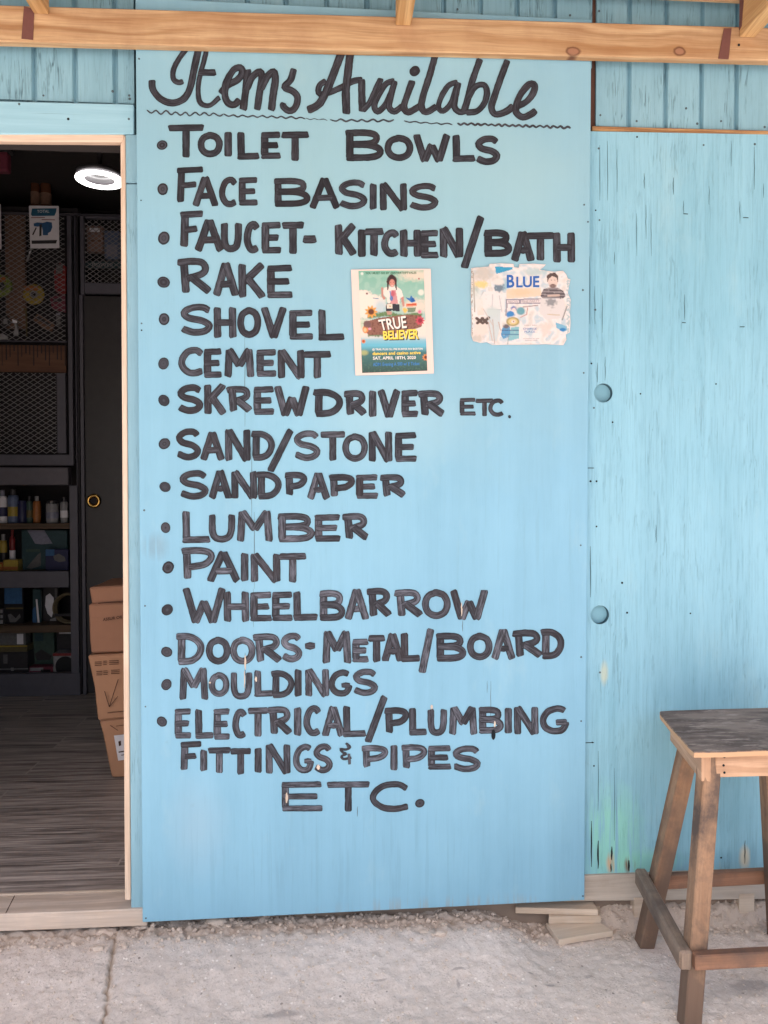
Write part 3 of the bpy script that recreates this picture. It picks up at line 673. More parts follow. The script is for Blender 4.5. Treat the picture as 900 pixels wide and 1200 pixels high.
G = {   # strokes: (is_curve, points) in a unit box, y down
 'T': [(0, [(.5, .05), (.5, 1)]), (0, [(0, .02), (1, 0)])], 'I': [(0, [(.5, 0), (.5, 1)])],
 'O': [(1, EL)],
 'L': [(0, [(0, 0), (.03, 1)]), (0, [(.03, 1), (1, .97)])],
 'E': [(0, [(.02, .03), (.02, .97)]), (0, [(0, .03), (.97, 0)]), (0, [(.05, .5), (.88, .49)]), (0, [(.02, .99), (1, .98)])],
 'F': [(0, [(.08, 0), (.02, 1)]), (0, [(.0, .04), (1, 0)]), (0, [(.08, .5), (.72, .46)])],
 'B': [(0, [(.03, 0), (.03, 1)]), (1, [(0, .02), (.5, 0), (.84, .09), (.86, .32), (.62, .44), (.08, .47)]), (1, [(.08, .47), (.66, .50), (.98, .66), (.97, .86), (.68, .98), (.03, 1)])],
 'W': [(0, [(0, 0), (.27, 1)]), (0, [(.27, 1), (.5, .36)]), (0, [(.5, .38), (.74, 1)]), (0, [(.74, 1), (1, .0)])],
 'S': [(1, [(.96, .14), (.74, .0), (.32, .03), (.05, .22), (.22, .42), (.72, .54), (.98, .73), (.82, .94), (.42, 1), (.0, .86)])],
 'A': [(0, [(.47, 0), (0, 1)]), (0, [(.5, 0), (1, 1)]), (0, [(.22, .68), (.8, .66)])],
 'C': [(1, [(.97, .17), (.72, .0), (.3, .07), (.04, .38), (.03, .68), (.3, .95), (.66, 1), (1, .9)])],
 'N': [(0, [(0, 0), (.02, 1)]), (0, [(.02, 0), (.97, 1)]), (0, [(.98, 0), (1, 1)])],
 'U': [(1, [(0, 0), (.0, .6), (.12, .9), (.42, 1), (.8, .93), (.96, .7), (1, .35), (1, 0)])],
 'K': [(0, [(.02, 0), (.05, 1)]), (0, [(.98, .0), (.1, .56)]), (0, [(.3, .42), (1, 1)])],
 'H': [(0, [(.0, 0), (.03, 1)]), (0, [(.97, 0), (1, 1)]), (0, [(.03, .5), (.98, .5)])],
 'R': [(0, [(.1, 0), (.18, 1)]), (1, [(0, .04), (.38, .0), (.74, .04), (.86, .22), (.74, .4), (.22, .56)]), (0, [(.36, .5), (1, .97)])],
 'V': [(0, [(0, 0), (.5, 1)]), (0, [(1, 0), (.5, 1)])],
 'M': [(0, [(.06, 0), (0, 1)]), (0, [(.06, 0), (.5, .62)]), (0, [(.92, 0), (.5, .62)]), (0, [(.92, 0), (1, 1)])],
 'D': [(0, [(.1, .02), (.08, .98)]), (1, [(0, .02), (.42, .02), (.85, .2), (1, .48), (.84, .8), (.5, .97), (.1, 1)])],
 'P': [(0, [(.06, 0), (.1, 1)]), (1, [(0, .03), (.5, 0), (.92, .08), (.98, .28), (.72, .5), (.14, .6)])],
 'G': [(1, [(.92, .08), (.62, .0), (.22, .14), (.02, .48), (.1, .82), (.42, 1), (.82, .94), (1, .6)]), (0, [(1, .6), (.56, .62)])],
 '/': [(0, [(1, 0), (0, 1)])], '-': [(0, [(0, .5), (1, .5)])], '.': None,
 '&': [(1, [(.5, .0), (.9, .18), (.5, .3), (.0, .28), (.25, .45), (.55, .5), (.1, .62), (.3, .75), (1.0, .68)]), (0, [(.6, .0), (.75, .2)]), (0, [(.78, .5), (.85, 1)])],
}
def dot(bm, x, y, r, wear=.5):
    uvl = bm.loops.layers.uv.verify(); wl = bm.verts.layers.float.get('wear') or bm.verts.layers.float.new('wear')
    c = bm.verts.new(at(x, y, -0.0011)); c[wl] = wear; n = 18; sd_ = _rs.uniform(0, 99); ph = _rs.uniform(0, 6)
    ring = []
    for i in range(n):
        a = 2 * PI * i / n; rr = r * (1 + 0.07 * math.cos(2 * a + ph) + 0.05 * mnoise.noise((math.cos(a) * 2 + sd_, math.sin(a) * 2, 0)))
        v = bm.verts.new(at(x + rr * math.cos(a), y + rr * math.sin(a), -0.0011)); v[wl] = wear; ring.append(v)
    for i in range(n):
        f = bm.faces.new((c, ring[i], ring[(i + 1) % n]))
        for lp, v in zip(f.loops, ((0, 0), (1, i), (1, i + 1))): lp[uvl].uv = (sd_ + v[0] * 5, 0.5 + 0.5 * v[0] if v[0] else .5)
def glyph(bm, ch, k, x0, y0, x1, y1, w):
    ox, oy = OFF[k]; X0, X1, Y0, Y1 = ox + x0 / 3, ox + x1 / 3, oy + y0 / 3, oy + y1 / 3; w = w / 3
    if ch == '&': w = 10 / 3
    if ch == '-': ribbon(bm, [(X0 + .5, (Y0 + Y1) / 2), (X1 - .5, (Y0 + Y1) / 2 - .4)], min(w, Y1 - Y0)); return
    if ch == '.': dot(bm, (X0 + X1) / 2, (Y0 + Y1) / 2, (X1 - X0) / 2); return
    h = w / 2
    for cv, pts in G[ch]:
        xx = lambda u: X0 + h + (X1 - X0 - 2 * h) * u
        yy = lambda v: (Y0 + h * (.75 if ch in 'IHNKVWMAU/' else 1) ) + (Y1 - Y0 - 2 * h * (.75 if ch in 'IHNKVWMAU/' else 1)) * v
        if ch == 'I' : ribbon(bm, [((X0 + X1) / 2 + (X1 - X0 - w) * .2 * (2 * v - 1) if False else (X0 + X1) / 2, Y0 + 1 + (Y1 - Y0 - 2) * v) for u, v in pts], min(w, X1 - X0)); continue
        if ch in 'HNTLKVWMA/' and not cv:   # straight stems run right out to the box
            q = []
            for u, v in pts:
                yv = yy(v)
                if v in (0,) and ch != 'T': yv = Y0 + 1.2
                if v == 1 and ch != 'L': yv = Y1 - 1.2
                q.append((xx(u), yv))
            if ch in 'TL' and pts is G[ch][-1][1]:
                q = [(X0 + 1, q[0][1]), (X1 - 1, q[1][1])]
            ribbon(bm, q, w * (.88 if abs(q[-1][0] - q[0][0]) > 2 * abs(q[-1][1] - q[0][1]) else .97)); continue
        q = [[xx(u), yy(v)] for u, v in pts]
        if not cv and abs(q[-1][0] - q[0][0]) > 2 * abs(q[-1][1] - q[0][1]):     # a cross bar runs out over the stem and to the box edge
            if pts[0][0] <= .06: q[0][0] -= h - 1.0
            if pts[-1][0] >= .7 and ch not in 'G': q[-1][0] += (h - 1.0) * (.55 if pts[-1][0] > .9 else .3)
        if cv and ch in 'BDPR' and pts[0][0] <= .1: q[0][0] -= h - .8
        if cv and ch in 'BD' and pts[-1][0] <= .1: q[-1][0] -= h - .8
        hz = not cv and abs(q[-1][0] - q[0][0]) > 2 * abs(q[-1][1] - q[0][1])
        ribbon(bm, q, w * (.84 if hz else 1.0 if not cv else 0.9), bool(cv))
LINES = [
 ('painted line reading TOILET BOWLS', ('A', 120, 360, 18), 27, 'T A 140 285 268 406;O A 243 312 335 405;I A 338 312 366 402;L A 383 312 463 414;E A 466 310 543 412;T A 538 310 637 418;B B -47 303 90 418;O B 90 322 195 418;W B 190 320 325 420;L B 330 322 412 422;S B 405 325 502 432'),
 ('painted line reading FACE BASINS', ('A', 122, 515, 20), 25, 'F A 170 433 270 572;A A 225 470 320 577;C A 318 470 390 580;E A 388 470 462 576;B A 512 474 642 579;A A 636 474 747 585;S A 735 480 845 587;I A 848 494 876 588;N B 74 492 172 592;S B 172 492 285 592'),
 ('painted line reading FAUCET- KITCHEN/BATH', ('A', 126, 687, 22), 28, 'F A 182 587 270 730;A A 232 620 340 735;U A 325 625 402 735;C A 405 625 468 742;E A 468 627 545 745;T A 540 627 620 745;- A 615 677 662 707;K A 725 637 808 748;I A 808 655 836 755;T B 20 650 90 752;C B 78 655 150 755;H B 145 655 222 755;E B 218 655 288 762;N B 285 648 370 757;/ B 358 608 445 795;B B 440 655 542 755;A B 535 662 622 770;T B 590 664 690 768;H B 683 665 763 775'),
 ('painted line reading RAKE', ('C', 125, 92, 21), 28, 'R C 172 5 300 142;A C 297 22 392 142;K C 385 26 488 148;E C 487 28 585 152'),
 ('painted line reading SHOVEL', ('C', 127, 222, 20), 27, 'S C 178 167 302 282;H C 300 178 382 290;O C 382 178 470 290;V C 465 178 560 290;E C 565 186 657 298;L C 668 186 762 300'),
 ('painted line reading CEMENT', ('C', 125, 378, 20), 27, 'C C 175 318 274 425;E C 265 322 336 432;M C 338 325 445 428;E C 450 325 528 428;N C 525 328 622 432;T C 616 332 715 432'),
 ('painted line reading SKREWDRIVER ETC.', ('C', 126, 508, 20), 27, 'S C 168 450 268 557;K C 265 450 350 558;R C 345 455 442 558;E C 440 455 520 562;W C 512 455 640 564;D C 650 465 758 568;R D 8 50 95 150;I D 96 52 124 147;V D 125 48 210 150;E D 210 48 276 150;R D 268 50 370 152'),
 (None, None, 17, 'E D 415 77 477 143;T D 470 80 537 146;C D 515 80 576 146;. D 586 138 597 152'),
 ('painted line reading SAND/STONE', ('C', 128, 660, 20), 26, 'S C 163 605 260 720;A C 252 617 342 720;N C 340 608 432 722;D C 432 612 518 722;/ C 487 608 585 760;S C 577 612 680 722;T C 675 614 765 722;O C 752 622 845 725;N D 95 195 180 305;E D 187 197 271 307'),
 ('painted line reading SANDPAPER', ('C', 130, 812, 19), 26, 'S C 175 752 287 858;A C 282 752 368 855;N C 362 755 455 855;D C 450 755 542 858;P C 550 757 632 852;A C 628 760 712 857;P C 706 765 800 857;E D 50 345 135 437;R D 135 345 233 436'),
 ('painted line reading LUMBER', ('E', 132, 115, 18), 27, 'L E 190 55 290 172;U E 283 60 378 166;M E 382 55 510 166;B E 525 62 657 168;E E 655 65 753 168;R E 752 62 853 166'),
 ('painted line reading PAINT', ('E', 141, 255, 21), 27, 'P E 187 182 307 307;A E 275 198 397 307;I E 394 203 426 305;N E 430 205 537 308;T E 530 202 628 310'),
 ('painted line reading WHEELBARROW', ('E', 138, 404, 20), 27, 'W E 190 325 345 452;H E 335 338 427 448;E E 428 338 512 448;E E 505 337 585 447;L E 580 338 668 445;B E 672 333 765 445;A F 10 30 100 140;R F 88 25 182 138;R F 185 30 292 138;O F 282 30 386 138;W F 380 32 518 140'),
 ('painted line reading DOORS-METAL/BOARD', ('E', 136, 552, 19), 27, 'D E 168 483 270 600;O E 272 497 362 598;O E 357 497 450 598;R E 438 485 547 598;S E 533 483 616 590;- E 622 517 658 546;M E 683 478 786 594;E E 787 503 852 592;T F 93 190 155 290;A F 140 186 222 287;L F 208 183 278 290;/ F 270 168 328 328;B F 332 183 440 288;O F 440 183 533 283;A F 526 170 614 280;R F 600 172 714 280;D F 700 168 786 280'),
 ('painted line reading MOULDINGS', ('E', 135, 667, 19), 25, 'M E 180 607 283 722;O E 282 622 358 712;U E 360 616 438 718;L E 443 615 512 712;D E 502 615 587 716;I E 584 612 612 710;N E 622 610 708 710;G E 703 612 792 710;S E 785 610 882 708'),
 ('painted line reading ELECTRICAL/PLUMBING', ('E', 119, 797, 18), 26, 'E G 163 88 228 200;L G 235 92 302 200;E G 300 88 364 204;C G 365 90 422 198;T G 420 85 494 192;R G 490 82 582 192;I G 582 86 611 188;C G 615 78 684 190;A G 680 82 764 190;L G 755 80 838 194;/ F 80 405 165 572;P F 150 445 240 548;L F 237 447 302 548;U F 302 445 373 546;M F 378 443 479 545;B F 482 443 572 541;I F 570 447 604 540;N F 606 443 694 544;G F 695 438 805 543'),
 ('painted line reading FITTINGS & PIPES', None, 25, 'F G 183 203 264 318;I G 252 235 280 312;T G 280 225 362 320;T G 358 228 434 325;I G 443 228 472 318;N G 483 215 572 322;G G 578 213 657 320;S G 648 213 722 320;& G 742 208 790 292;P F 70 578 167 668;I F 170 578 200 670;P F 210 575 304 672;E F 303 578 392 669;S F 385 580 494 676'),
 ('painted line reading ETC.', None, 25, 'E G 538 345 690 456;T G 698 345 851 456;C F 98 705 246 816;. F 260 768 292 800'),
]
def words():
    out = []
    for lab, bul, w, data in LINES:
        items = [(w, it) for it in data.split(';')]
        if lab is None: out[-1][2].extend(items)
        else: out.append((lab.split('reading ')[1], bul, items))
    return out
for text, bul, items in words():
    k_ = 0; first = True
    for wd in text.split():
        bm = bmesh.new(); bm.loops.layers.uv.verify(); bm.verts.layers.float.new('wear')
        for w, it in items[k_:k_ + len(wd)]:
            ch, kk, a, b, c, d = it.split(); glyph(bm, ch, kk, float(a), float(b), float(c), float(d), w)
        k_ += len(wd)
        e = mk('painted_word', bm, M['ink'], sign, label='black painted word reading ' + wd)
        if first and bul:
            b = bmesh.new(); ox, oy = OFF[bul[0]]; dot(b, ox + bul[1] / 3, oy + bul[2] / 3, bul[3] / 3); mk('bullet', b, M['ink'], e)
        first = False
# script title
def stroke3(bm, kk, pts, w, curve=True, wear=.35, tip=1.0):
    ox, oy = OFF[kk]; ribbon(bm, [(ox + x / 3, oy + y / 3) for x, y in pts], w / 3, curve, wear, tip, 0.12)
bm = bmesh.new(); bm.loops.layers.uv.verify(); bm.verts.layers.float.new('wear')
for kk, pts, w in [
 ('A', [(84, 132), (88, 165), (115, 198), (155, 212), (195, 198), (218, 160), (232, 95), (246, 30), (250, 5)], 25),
 ('A', [(206, 22), (180, 55), (160, 95), (160, 128), (178, 140), (194, 136)], 19),
 ('A', [(278, 15), (268, 60), (250, 130), (247, 185), (258, 215), (288, 220), (322, 192)], 18), ('A', [(247, 105), (308, 105)], 24),
 ('A', [(325, 178), (350, 150), (386, 130), (402, 104), (394, 88), (372, 95), (348, 135), (340, 180), (352, 212), (374, 218), (392, 200)], 25),
 ('A', [(422, 95), (416, 150), (405, 236)], 26), ('A', [(416, 165), (436, 122), (464, 102), (470, 125), (462, 180), (454, 236)], 25), ('A', [(466, 165), (488, 122), (512, 102), (518, 130), (510, 185), (504, 238)], 26),
 ('A', [(583, 92), (572, 130), (550, 156), (578, 170), (596, 192), (588, 228), (566, 240), (546, 224), (548, 212)], 24),
 ('H', [(302, 180), (280, 240), (252, 310), (222, 365), (182, 388)], 28), ('H', [(332, 180), (324, 250), (316, 320), (318, 400)], 28),
 ('H', [(246, 284), (224, 300), (220, 326), (242, 330), (290, 312), (340, 286), (374, 280)], 22),
 ('H', [(372, 280), (372, 330), (374, 392)], 26), ('H', [(376, 388), (400, 360), (424, 310), (440, 276)], 22),
 ('H', [(486, 284), (456, 296), (428, 340), (416, 374), (428, 392), (452, 372), (474, 330), (488, 288)], 22), ('H', [(488, 284), (474, 340), (468, 376), (486, 392), (516, 372)], 22),
 ('H', [(550, 284), (530, 340), (520, 376), (536, 394), (578, 372)], 24),
 ('H', [(634, 180), (612, 260), (588, 335), (582, 376), (598, 394), (636, 374)], 24),
 ('H', [(708, 288), (676, 302), (650, 344), (642, 378), (658, 390), (686, 362), (708, 296)], 20), ('H', [(712, 290), (702, 340), (698, 376), (716, 394), (742, 388)], 22),
 ('H', [(788, 208), (762, 280), (744, 350), (730, 396)], 24), ('H', [(746, 344), (770, 306), (800, 298), (812, 322), (804, 360), (778, 390), (738, 396)], 22),
 ('H', [(884, 212), (860, 276), (838, 340), (828, 378), (842, 402), (880, 392), (904, 372)], 24),
 ('B', [(552, 226), (590, 208), (614, 178), (620, 150), (602, 146), (574, 176), (556, 215), (556, 246), (578, 262), (606, 252), (624, 238)], 24)]:
    if pts[0] == (302, 180): mk('title_word', bm, M['ink'], sign, label='script title word reading Items'); bm = bmesh.new(); bm.loops.layers.uv.verify(); bm.verts.layers.float.new('wear')
    stroke3(bm, kk, pts, w)
dot(bm, 300 + 558 / 3, 250 / 3, 6.2, .4)
mk('title_word', bm, M['ink'], sign, label='script title word reading Available')
bm = bmesh.new(); bm.loops.layers.uv.verify(); bm.verts.layers.float.new('wear')
def wavy(x0, y0, x1, y1, per, amp, w):
    n = int((x1 - x0) / per * 2); pts = []
    for i in range(n + 1):
        t = i / n; pts.append((x0 + (x1 - x0) * t + _rs.uniform(-.6, .6), y0 + (y1 - y0) * t + (amp if i % 2 else -amp) * _rs.uniform(.5, 1.1)))
    ribbon(bm, pts, w, True, .6, .7, .3)
wavy(172, 131, 262, 135, 11, 2.4, 1.7); wavy(262, 135, 358, 138.5, 11, 1.6, 1.7); wavy(358, 139, 384, 140.5, 9, .8, .8); wavy(387, 141, 462, 141.5, 12, 1.5, 2.0)
wavy(474, 142.5, 530, 145.5, 12, 1.0, 1.5); wavy(536, 145, 669, 149.5, 8, 1.3, 2.4)
mk('wavy_underline', bm, M['ink'], sign)

# ================================================================== PORCH
YB = -0.030
porch = thing('porch_roof', (0.2, -0.02, 2.4), 'lean-to porch roof whose pale pine beam and rafters cross the top of the blue sign', 'porch roof')
bm = bmesh.new()
BT = 0.028
tl, tr = at(0, 5.5, YB), at(900, 32, YB); bl, br = at(0, 48, YB), at(900, 70.7, YB)
def ext(a, b, x): t = (x - a.x) / (b.x - a.x); return a.lerp(b, t)
slab(bm, [ext(tl, tr, -2.6), ext(tl, tr, 2.7), ext(bl, br, 2.7), ext(bl, br, -2.6)], (0, BT - 0.001, 0), 0.003, (1, 0, 0))
mk('beam', bm, M['pine'], porch)
RX = [(40, 58, 16.5), (463.5, 481.5, 30), (866, 884, 44)]
rz = []
for i, (x0, x1, y) in enumerate(RX):
    a = at(x0, y, YB); b = at(x1, y, YB); bm = bmesh.new()
    box(bm, a.x, b.x, -1.98, YB - 0.001, a.z, a.z + 0.14, 0.002, 'y'); mk('rafter', bm, M['rafter'], porch); rz.append((a.x + b.x) / 2)
sp = rz[1] - rz[0]
for xx in (rz[0] - sp, rz[2] + sp):
    mk('rafter', bx(xx - .019, xx + .019, -1.98, YB - 0.001, at(470, 30, YB).z, at(470, 30, YB).z + 0.14, 0.002, 'y'), M['rafter'], porch)
zr0 = at(470, 30, YB).z + 0.145
bm = bmesh.new(); n = 260; rows = []
for yy, zz in ((0.033, zr0 + 0.03), (-2.12, zr0 + 0.03)):
    rows.append([bm.verts.new((-2.8 + 5.7 * i / n, yy, zz + 0.009 * math.sin(i * 1.2))) for i in range(n + 1)])
for i in range(n): bm.faces.new((rows[0][i], rows[0][i + 1], rows[1][i + 1], rows[1][i]))
rf = mk('roof_sheet', bm, M['iron'], porch, smooth=True); sm = rf.modifiers.new('thickness', 'SOLIDIFY'); sm.thickness = 0.002
mk('front_beam', bx(-2.7, 2.8, -2.0, -1.96, at(470, 30, YB).z - 0.1, at(470, 30, YB).z - 0.003, 0.003), M['pine'], porch)
for xx in (-2.55, 2.65): mk('post', bx(xx - .045, xx + .045, -2.025, -1.935, 0, at(470, 30, YB).z - 0.103, 0.003, 'z'), M['pine'], porch)
# upper plate, just entering at the top right
a = at(800, -2.5, -0.020); bm = bmesh.new(); box(bm, -2.6, 2.7, -0.020, -0.004, a.z, zr0 + 0.018, 0.003); mk('upper_plate', bm, M['pine'], porch)
# brown straps nailed over the beam
def strap(px):
    bm = bmesh.new(); slab(bm, pquad(px, YB - 0.0025), (0, 0.002, 0), 0.0004); return bm
mk('strap', strap([(29, 5), (33, 3), (39, 47), (25, 46)]) if False else strap([(28, 7), (40, 11), (38.5, 46.5), (25, 45)]), M['strap'], porch)
mk('strap', strap([(848.5, 33), (857.5, 33), (854, 69.3), (842, 68.5)]), M['strap'], porch)
for (xa, ya, xb, yb, xr) in ((27, 11, 40, 15, rz[0] - .0215), (848.5, 33, 857.5, 33, rz[2] - .0215)):
    a = at(xa, ya, YB - .0025); b = at(xb, yb, YB - .0025); bm = bmesh.new()
    w = .02; y1 = YB - 0.03
    slab(bm, [Vector((xr, YB - .003, zr0 + 0.0)), Vector((xr, y1, zr0)), Vector((xr, YB - .014, a.z - 0.0)), Vector((xr, YB - .003, a.z - .004))], (-0.002, 0, 0), 0.0003)
    slab(bm, [a + Vector((0, 0, .003)), Vector((xr, YB - .0045, a.z + .004)), Vector((xr, YB - .0045, b.z - .012)), b + Vector((-.002, 0, 0))], (0, 0.0018, 0), 0.0002) if False else None
    mk('strap_tail', bm, M['strap'], porch)
bm = bmesh.new(); disc(bm, at(866, 52.5, YB - .001), 0.0035, 0.002, 10); mk('nail_head', bm, M['nailhole'], porch)
nails(shop, [(151.5, 112), (152, 116), (51, 112), (132, 107)], YS1, M['nail']); nails(shop, [(22.5, 122), (151, 139.5)], 0.022, M['nail']); nails(shop, [(80, 139.5)], 0.022, M['nailhole'], 'nail_hole')
nails(shop, [(703.5, 135), (746, 142), (804, 127), (817, 145), (845, 142), (896, 149), (702, 13), (668, 18), (536, 11), (235, 4)], YS1, M['nail'])

# ================================================================== POSTERS
def pip(X, Y, poly):
    ins = np.zeros(X.shape, bool); n = len(poly); j = n - 1
    for i in range(n):
        xi, yi = poly[i]; xj, yj = poly[j]
        c = ((yi > Y) != (yj > Y)) & (X < (xj - xi) * (Y - yi) / (yj - yi + 1e-12) + xi); ins ^= c; j = i
    return ins
def val(X, Y, s, seed):
    out = np.zeros(X.shape); 
    it = np.nditer([X, Y], flags=['multi_index'])
    for x, y in it: out[it.multi_index] = mnoise.noise((float(x) * s, float(y) * s, seed))
    return out
def lin(c): return np.array(srgb(*c)[:3])
def printed(name, quad, nx, ny, fn, tofn, Y, parent, mat, keep=None):
    """a printed sheet: fine grid whose colours are the ink of the print"""
    tl, tr, br, bl = [np.array(q, float) for q in quad]
    u, v = np.meshgrid(np.linspace(0, 1, nx), np.linspace(0, 1, ny))
    X = (tl[0] * (1 - u) + tr[0] * u) * (1 - v) + (bl[0] * (1 - u) + br[0] * u) * v
    Z = (tl[1] * (1 - u) + tr[1] * u) * (1 - v) + (bl[1] * (1 - u) + br[1] * u) * v
    C = fn(X, Z)
    vs = [tuple(tofn(X[j, i], Z[j, i], Y)) for j in range(ny) for i in range(nx)]
    ok = keep(X, Z).reshape(-1) if keep else None
    fs = []
    for j in range(ny - 1):
        for i in range(nx - 1):
            q = (j * nx + i, (j + 1) * nx + i, (j + 1) * nx + i + 1, j * nx + i + 1)
            if ok is None or all(ok[k] for k in q): fs.append(q)
    me = bpy.data.meshes.new(name); me.from_pydata(vs, [], fs)
    at_ = me.color_attributes.new('ink', 'FLOAT_COLOR', 'POINT')
    at_.data.foreach_set('color', np.concatenate([C.reshape(-1, 3), np.ones((nx * ny, 1))], 1).astype(np.float32).ravel())
    return mk(name, me, mat, parent, smooth=True)
k = NT('poster_print', 0.5, 0.3); a_ = k.n('ShaderNodeAttribute'); a_.attribute_name = 'ink'; k.color(k.mix(1.0, a_.outputs['Color'], (.80, .765, .76, 1), 'MULTIPLY')); M['printed'] = k.m
def Z1(x, z, Y): return at(400 + x / 7.5, 300 + z / 7.5, Y)
def Z2(x, z, Y): return at(540 + x / 6.43, 300 + z / 6.43, Y)
class Canvas:
    def __init__(s, X, Y): s.X = X; s.Y = Y; s.C = np.zeros(X.shape + (3,)); s.n1 = val(X, Y, 0.02, 1); s.n2 = val(X, Y, 0.06, 5)
    def fill(s, m, c, a=1.0):
        a = np.asarray(m, float)[..., None] * a; s.C = s.C * (1 - a) + lin(c) * a
    def poly(s, p, c, a=1.0): s.fill(pip(s.X, s.Y, p), c, a)
    def ell(s, cx, cy, rx, ry, c, soft=0.25, a=1.0, wob=0.0):
        d = np.hypot((s.X - cx) / rx, (s.Y - cy) / ry) + wob * s.n2; s.fill(np.clip((1 + soft / 2 - d) / soft, 0, 1), c, a)
    def line(s, x0, y0, x1, y1, w, c):
        vx, vy = x1 - x0, y1 - y0; t = np.clip(((s.X - x0) * vx + (s.Y - y0) * vy) / (vx * vx + vy * vy), 0, 1)
        d = np.hypot(s.X - x0 - vx * t, s.Y - y0 - vy * t); s.fill(np.clip((w - d) / 3 + .5, 0, 1), c)
def p1(X, Y):
    K = Canvas(X, Y); t = np.clip((Y - 130) / 400, 0, 1)[..., None]
    K.C = lin((134, 196, 176)) * (1 - t) + lin((176, 212, 204)) * t
    K.fill(np.clip((K.n1 + .15 * K.n2) * 3 + .1, 0, 1) * (Y < 330), (178, 216, 202), .5)
    K.ell(650, 170, 140, 45, (240, 226, 208), .9, .85, .4); K.ell(700, 320, 26, 26, (232, 238, 226), .5); K.ell(660, 440, 130, 60, (236, 226, 212), .8, .9, .4)
    for c in ((190, 350, 80, 50), (260, 400, 120, 60), (210, 480, 100, 70), (330, 430, 60, 60), (180, 420, 60, 90)): K.ell(*c, (250, 238, 226), .35, 1, .3)
    K.fill((Y > 560) & (X < 800), (242, 234, 224)); K.ell(345, 475, 60, 90, (186, 216, 226), .8, .8)
    t = np.clip((Y - 690) / 90, 0, 1); K.fill((Y > 690) * t, (120, 200, 222)); K.fill(np.clip((Y - 700) / 50, 0, 1) * (np.abs(Y - 765) < 40), (110, 196, 224), .6)
    t = np.clip((Y - 790) / 60, 0, 1); K.fill(t, (72, 122, 124)); K.fill(np.clip((Y - 880) / 130, 0, 1), (62, 92, 86)); K.fill(np.clip(K.n2 * 2, 0, 1) * (Y > 850), (96, 132, 112), .5)
    K.ell(200, 850, 34, 22, (190, 196, 130), .8, .8); K.ell(190, 600, 40, 40, (198, 220, 190), .9, .8)
    # greenery behind the log
    for x in range(250, 700, 26): K.ell(x, 520 - 10 * math.sin(x * .02) + 14 * mnoise.noise((x * .1, 0, 0)), 22, 20, (104, 136, 84), .6, .9, .5)
    for x in range(250, 420, 24): K.ell(x, 690 + 10 * mnoise.noise((x * .1, 4, 0)), 20, 18, (100, 124, 84), .6, .9, .5)
    # child figure
    K.poly([(348, 280), (362, 268), (372, 300), (368, 345), (392, 372), (372, 388), (352, 350)], (206, 150, 138))
    K.poly([(520, 350), (545, 350), (552, 400), (556, 440), (540, 446), (528, 400)], (206, 150, 138))
    K.poly([(378, 280), (410, 268), (490, 270), (528, 300), (545, 355), (516, 372), (508, 420), (408, 420), (400, 370), (372, 340), (366, 305)], (244, 238, 230))
    K.poly([(440, 300), (478, 300), (500, 420), (430, 424)], (216, 156, 160)); K.ell(452, 330, 20, 26, (200, 90, 110), .5, .8); K.ell(440, 372, 14, 22, (70, 110, 176), .5); K.line(428, 310, 438, 380, 5, (120, 150, 206))
    K.poly([(400, 415), (512, 425), (512, 486), (452, 484), (446, 470), (440, 484), (392, 486), (392, 440)], (52, 54, 66))
    K.poly([(398, 424), (446, 420), (450, 462), (402, 464)], (238, 228, 212)); K.ell(428, 442, 7, 7, (200, 160, 110), .5); K.poly([(396, 486), (446, 486), (440, 516), (404, 516)], (200, 156, 140))
    K.ell(444, 215, 44, 46, (70, 46, 48), .2); K.poly([(398, 220), (416, 210), (414, 302), (404, 300)], (70, 46, 48)); K.poly([(486, 215), (470, 210), (478, 300), (488, 298)], (70, 46, 48))
    K.ell(446, 238, 24, 34, (216, 150, 136), .25); K.ell(448, 258, 9, 4, (250, 220, 214), .5); K.ell(440, 180, 22, 18, (64, 42, 44), .4); K.ell(434, 232, 4, 3, (60, 36, 36), .5); K.ell(458, 230, 4, 3, (60, 36, 36), .5); K.poly([(424, 276), (470, 276), (466, 300), (430, 300)], (244, 238, 230))
    K.poly([(560, 362), (600, 372), (612, 345), (655, 398), (618, 410), (600, 396)], (62, 126, 196)); K.ell(628, 385, 16, 16, (40, 96, 170), .5)
    K.poly([(566, 420), (660, 412), (662, 440), (570, 446)], (238, 150, 116)); K.poly([(580, 456), (655, 450), (650, 490), (585, 494)], (80, 120, 84), .8); K.line(585, 428, 655, 424, 5, (206, 80, 60))
    K.ell(560, 475, 20, 22, (240, 206, 110), .5, 1, .4)
    # log
    K.poly([(200, 580), (330, 545), (560, 515), (700, 520), (716, 560), (706, 620), (640, 645), (420, 690), (250, 695), (195, 660)], (150, 106, 92))
    K.fill(pip(X, Y, [(200, 580), (330, 545), (560, 515), (700, 520), (716, 560), (706, 620), (640, 645), (420, 690), (250, 695), (195, 660)]) * np.clip(K.n2 * 2.4, 0, 1), (112, 74, 66), .8)
    K.ell(212, 645, 26, 34, (236, 150, 90), .25); K.ell(208, 650, 14, 18, (250, 206, 160), .4); K.ell(225, 600, 34, 30, (122, 96, 96), .4, .9, .5); K.ell(250, 640, 14, 10, (240, 170, 190), .6)
    for cx, cy, r, c1, c2 in ((262, 490, 62, (240, 170, 90), (112, 66, 48)), (692, 568, 46, (212, 84, 104), (150, 50, 70)), (195, 750, 22, (232, 140, 84), (176, 80, 60)), (742, 890, 34, (240, 150, 80), (110, 56, 50)), (688, 490, 24, (238, 170, 186), (220, 120, 150))):
        a = np.arctan2(Y - cy, X - cx); d = np.hypot(X - cx, Y - cy) / (r * (.82 + .18 * np.cos(a * 9))); K.fill(np.clip((1 - d) * 6, 0, 1), c1); K.ell(cx, cy, r * .42, r * .42, c2, .4)
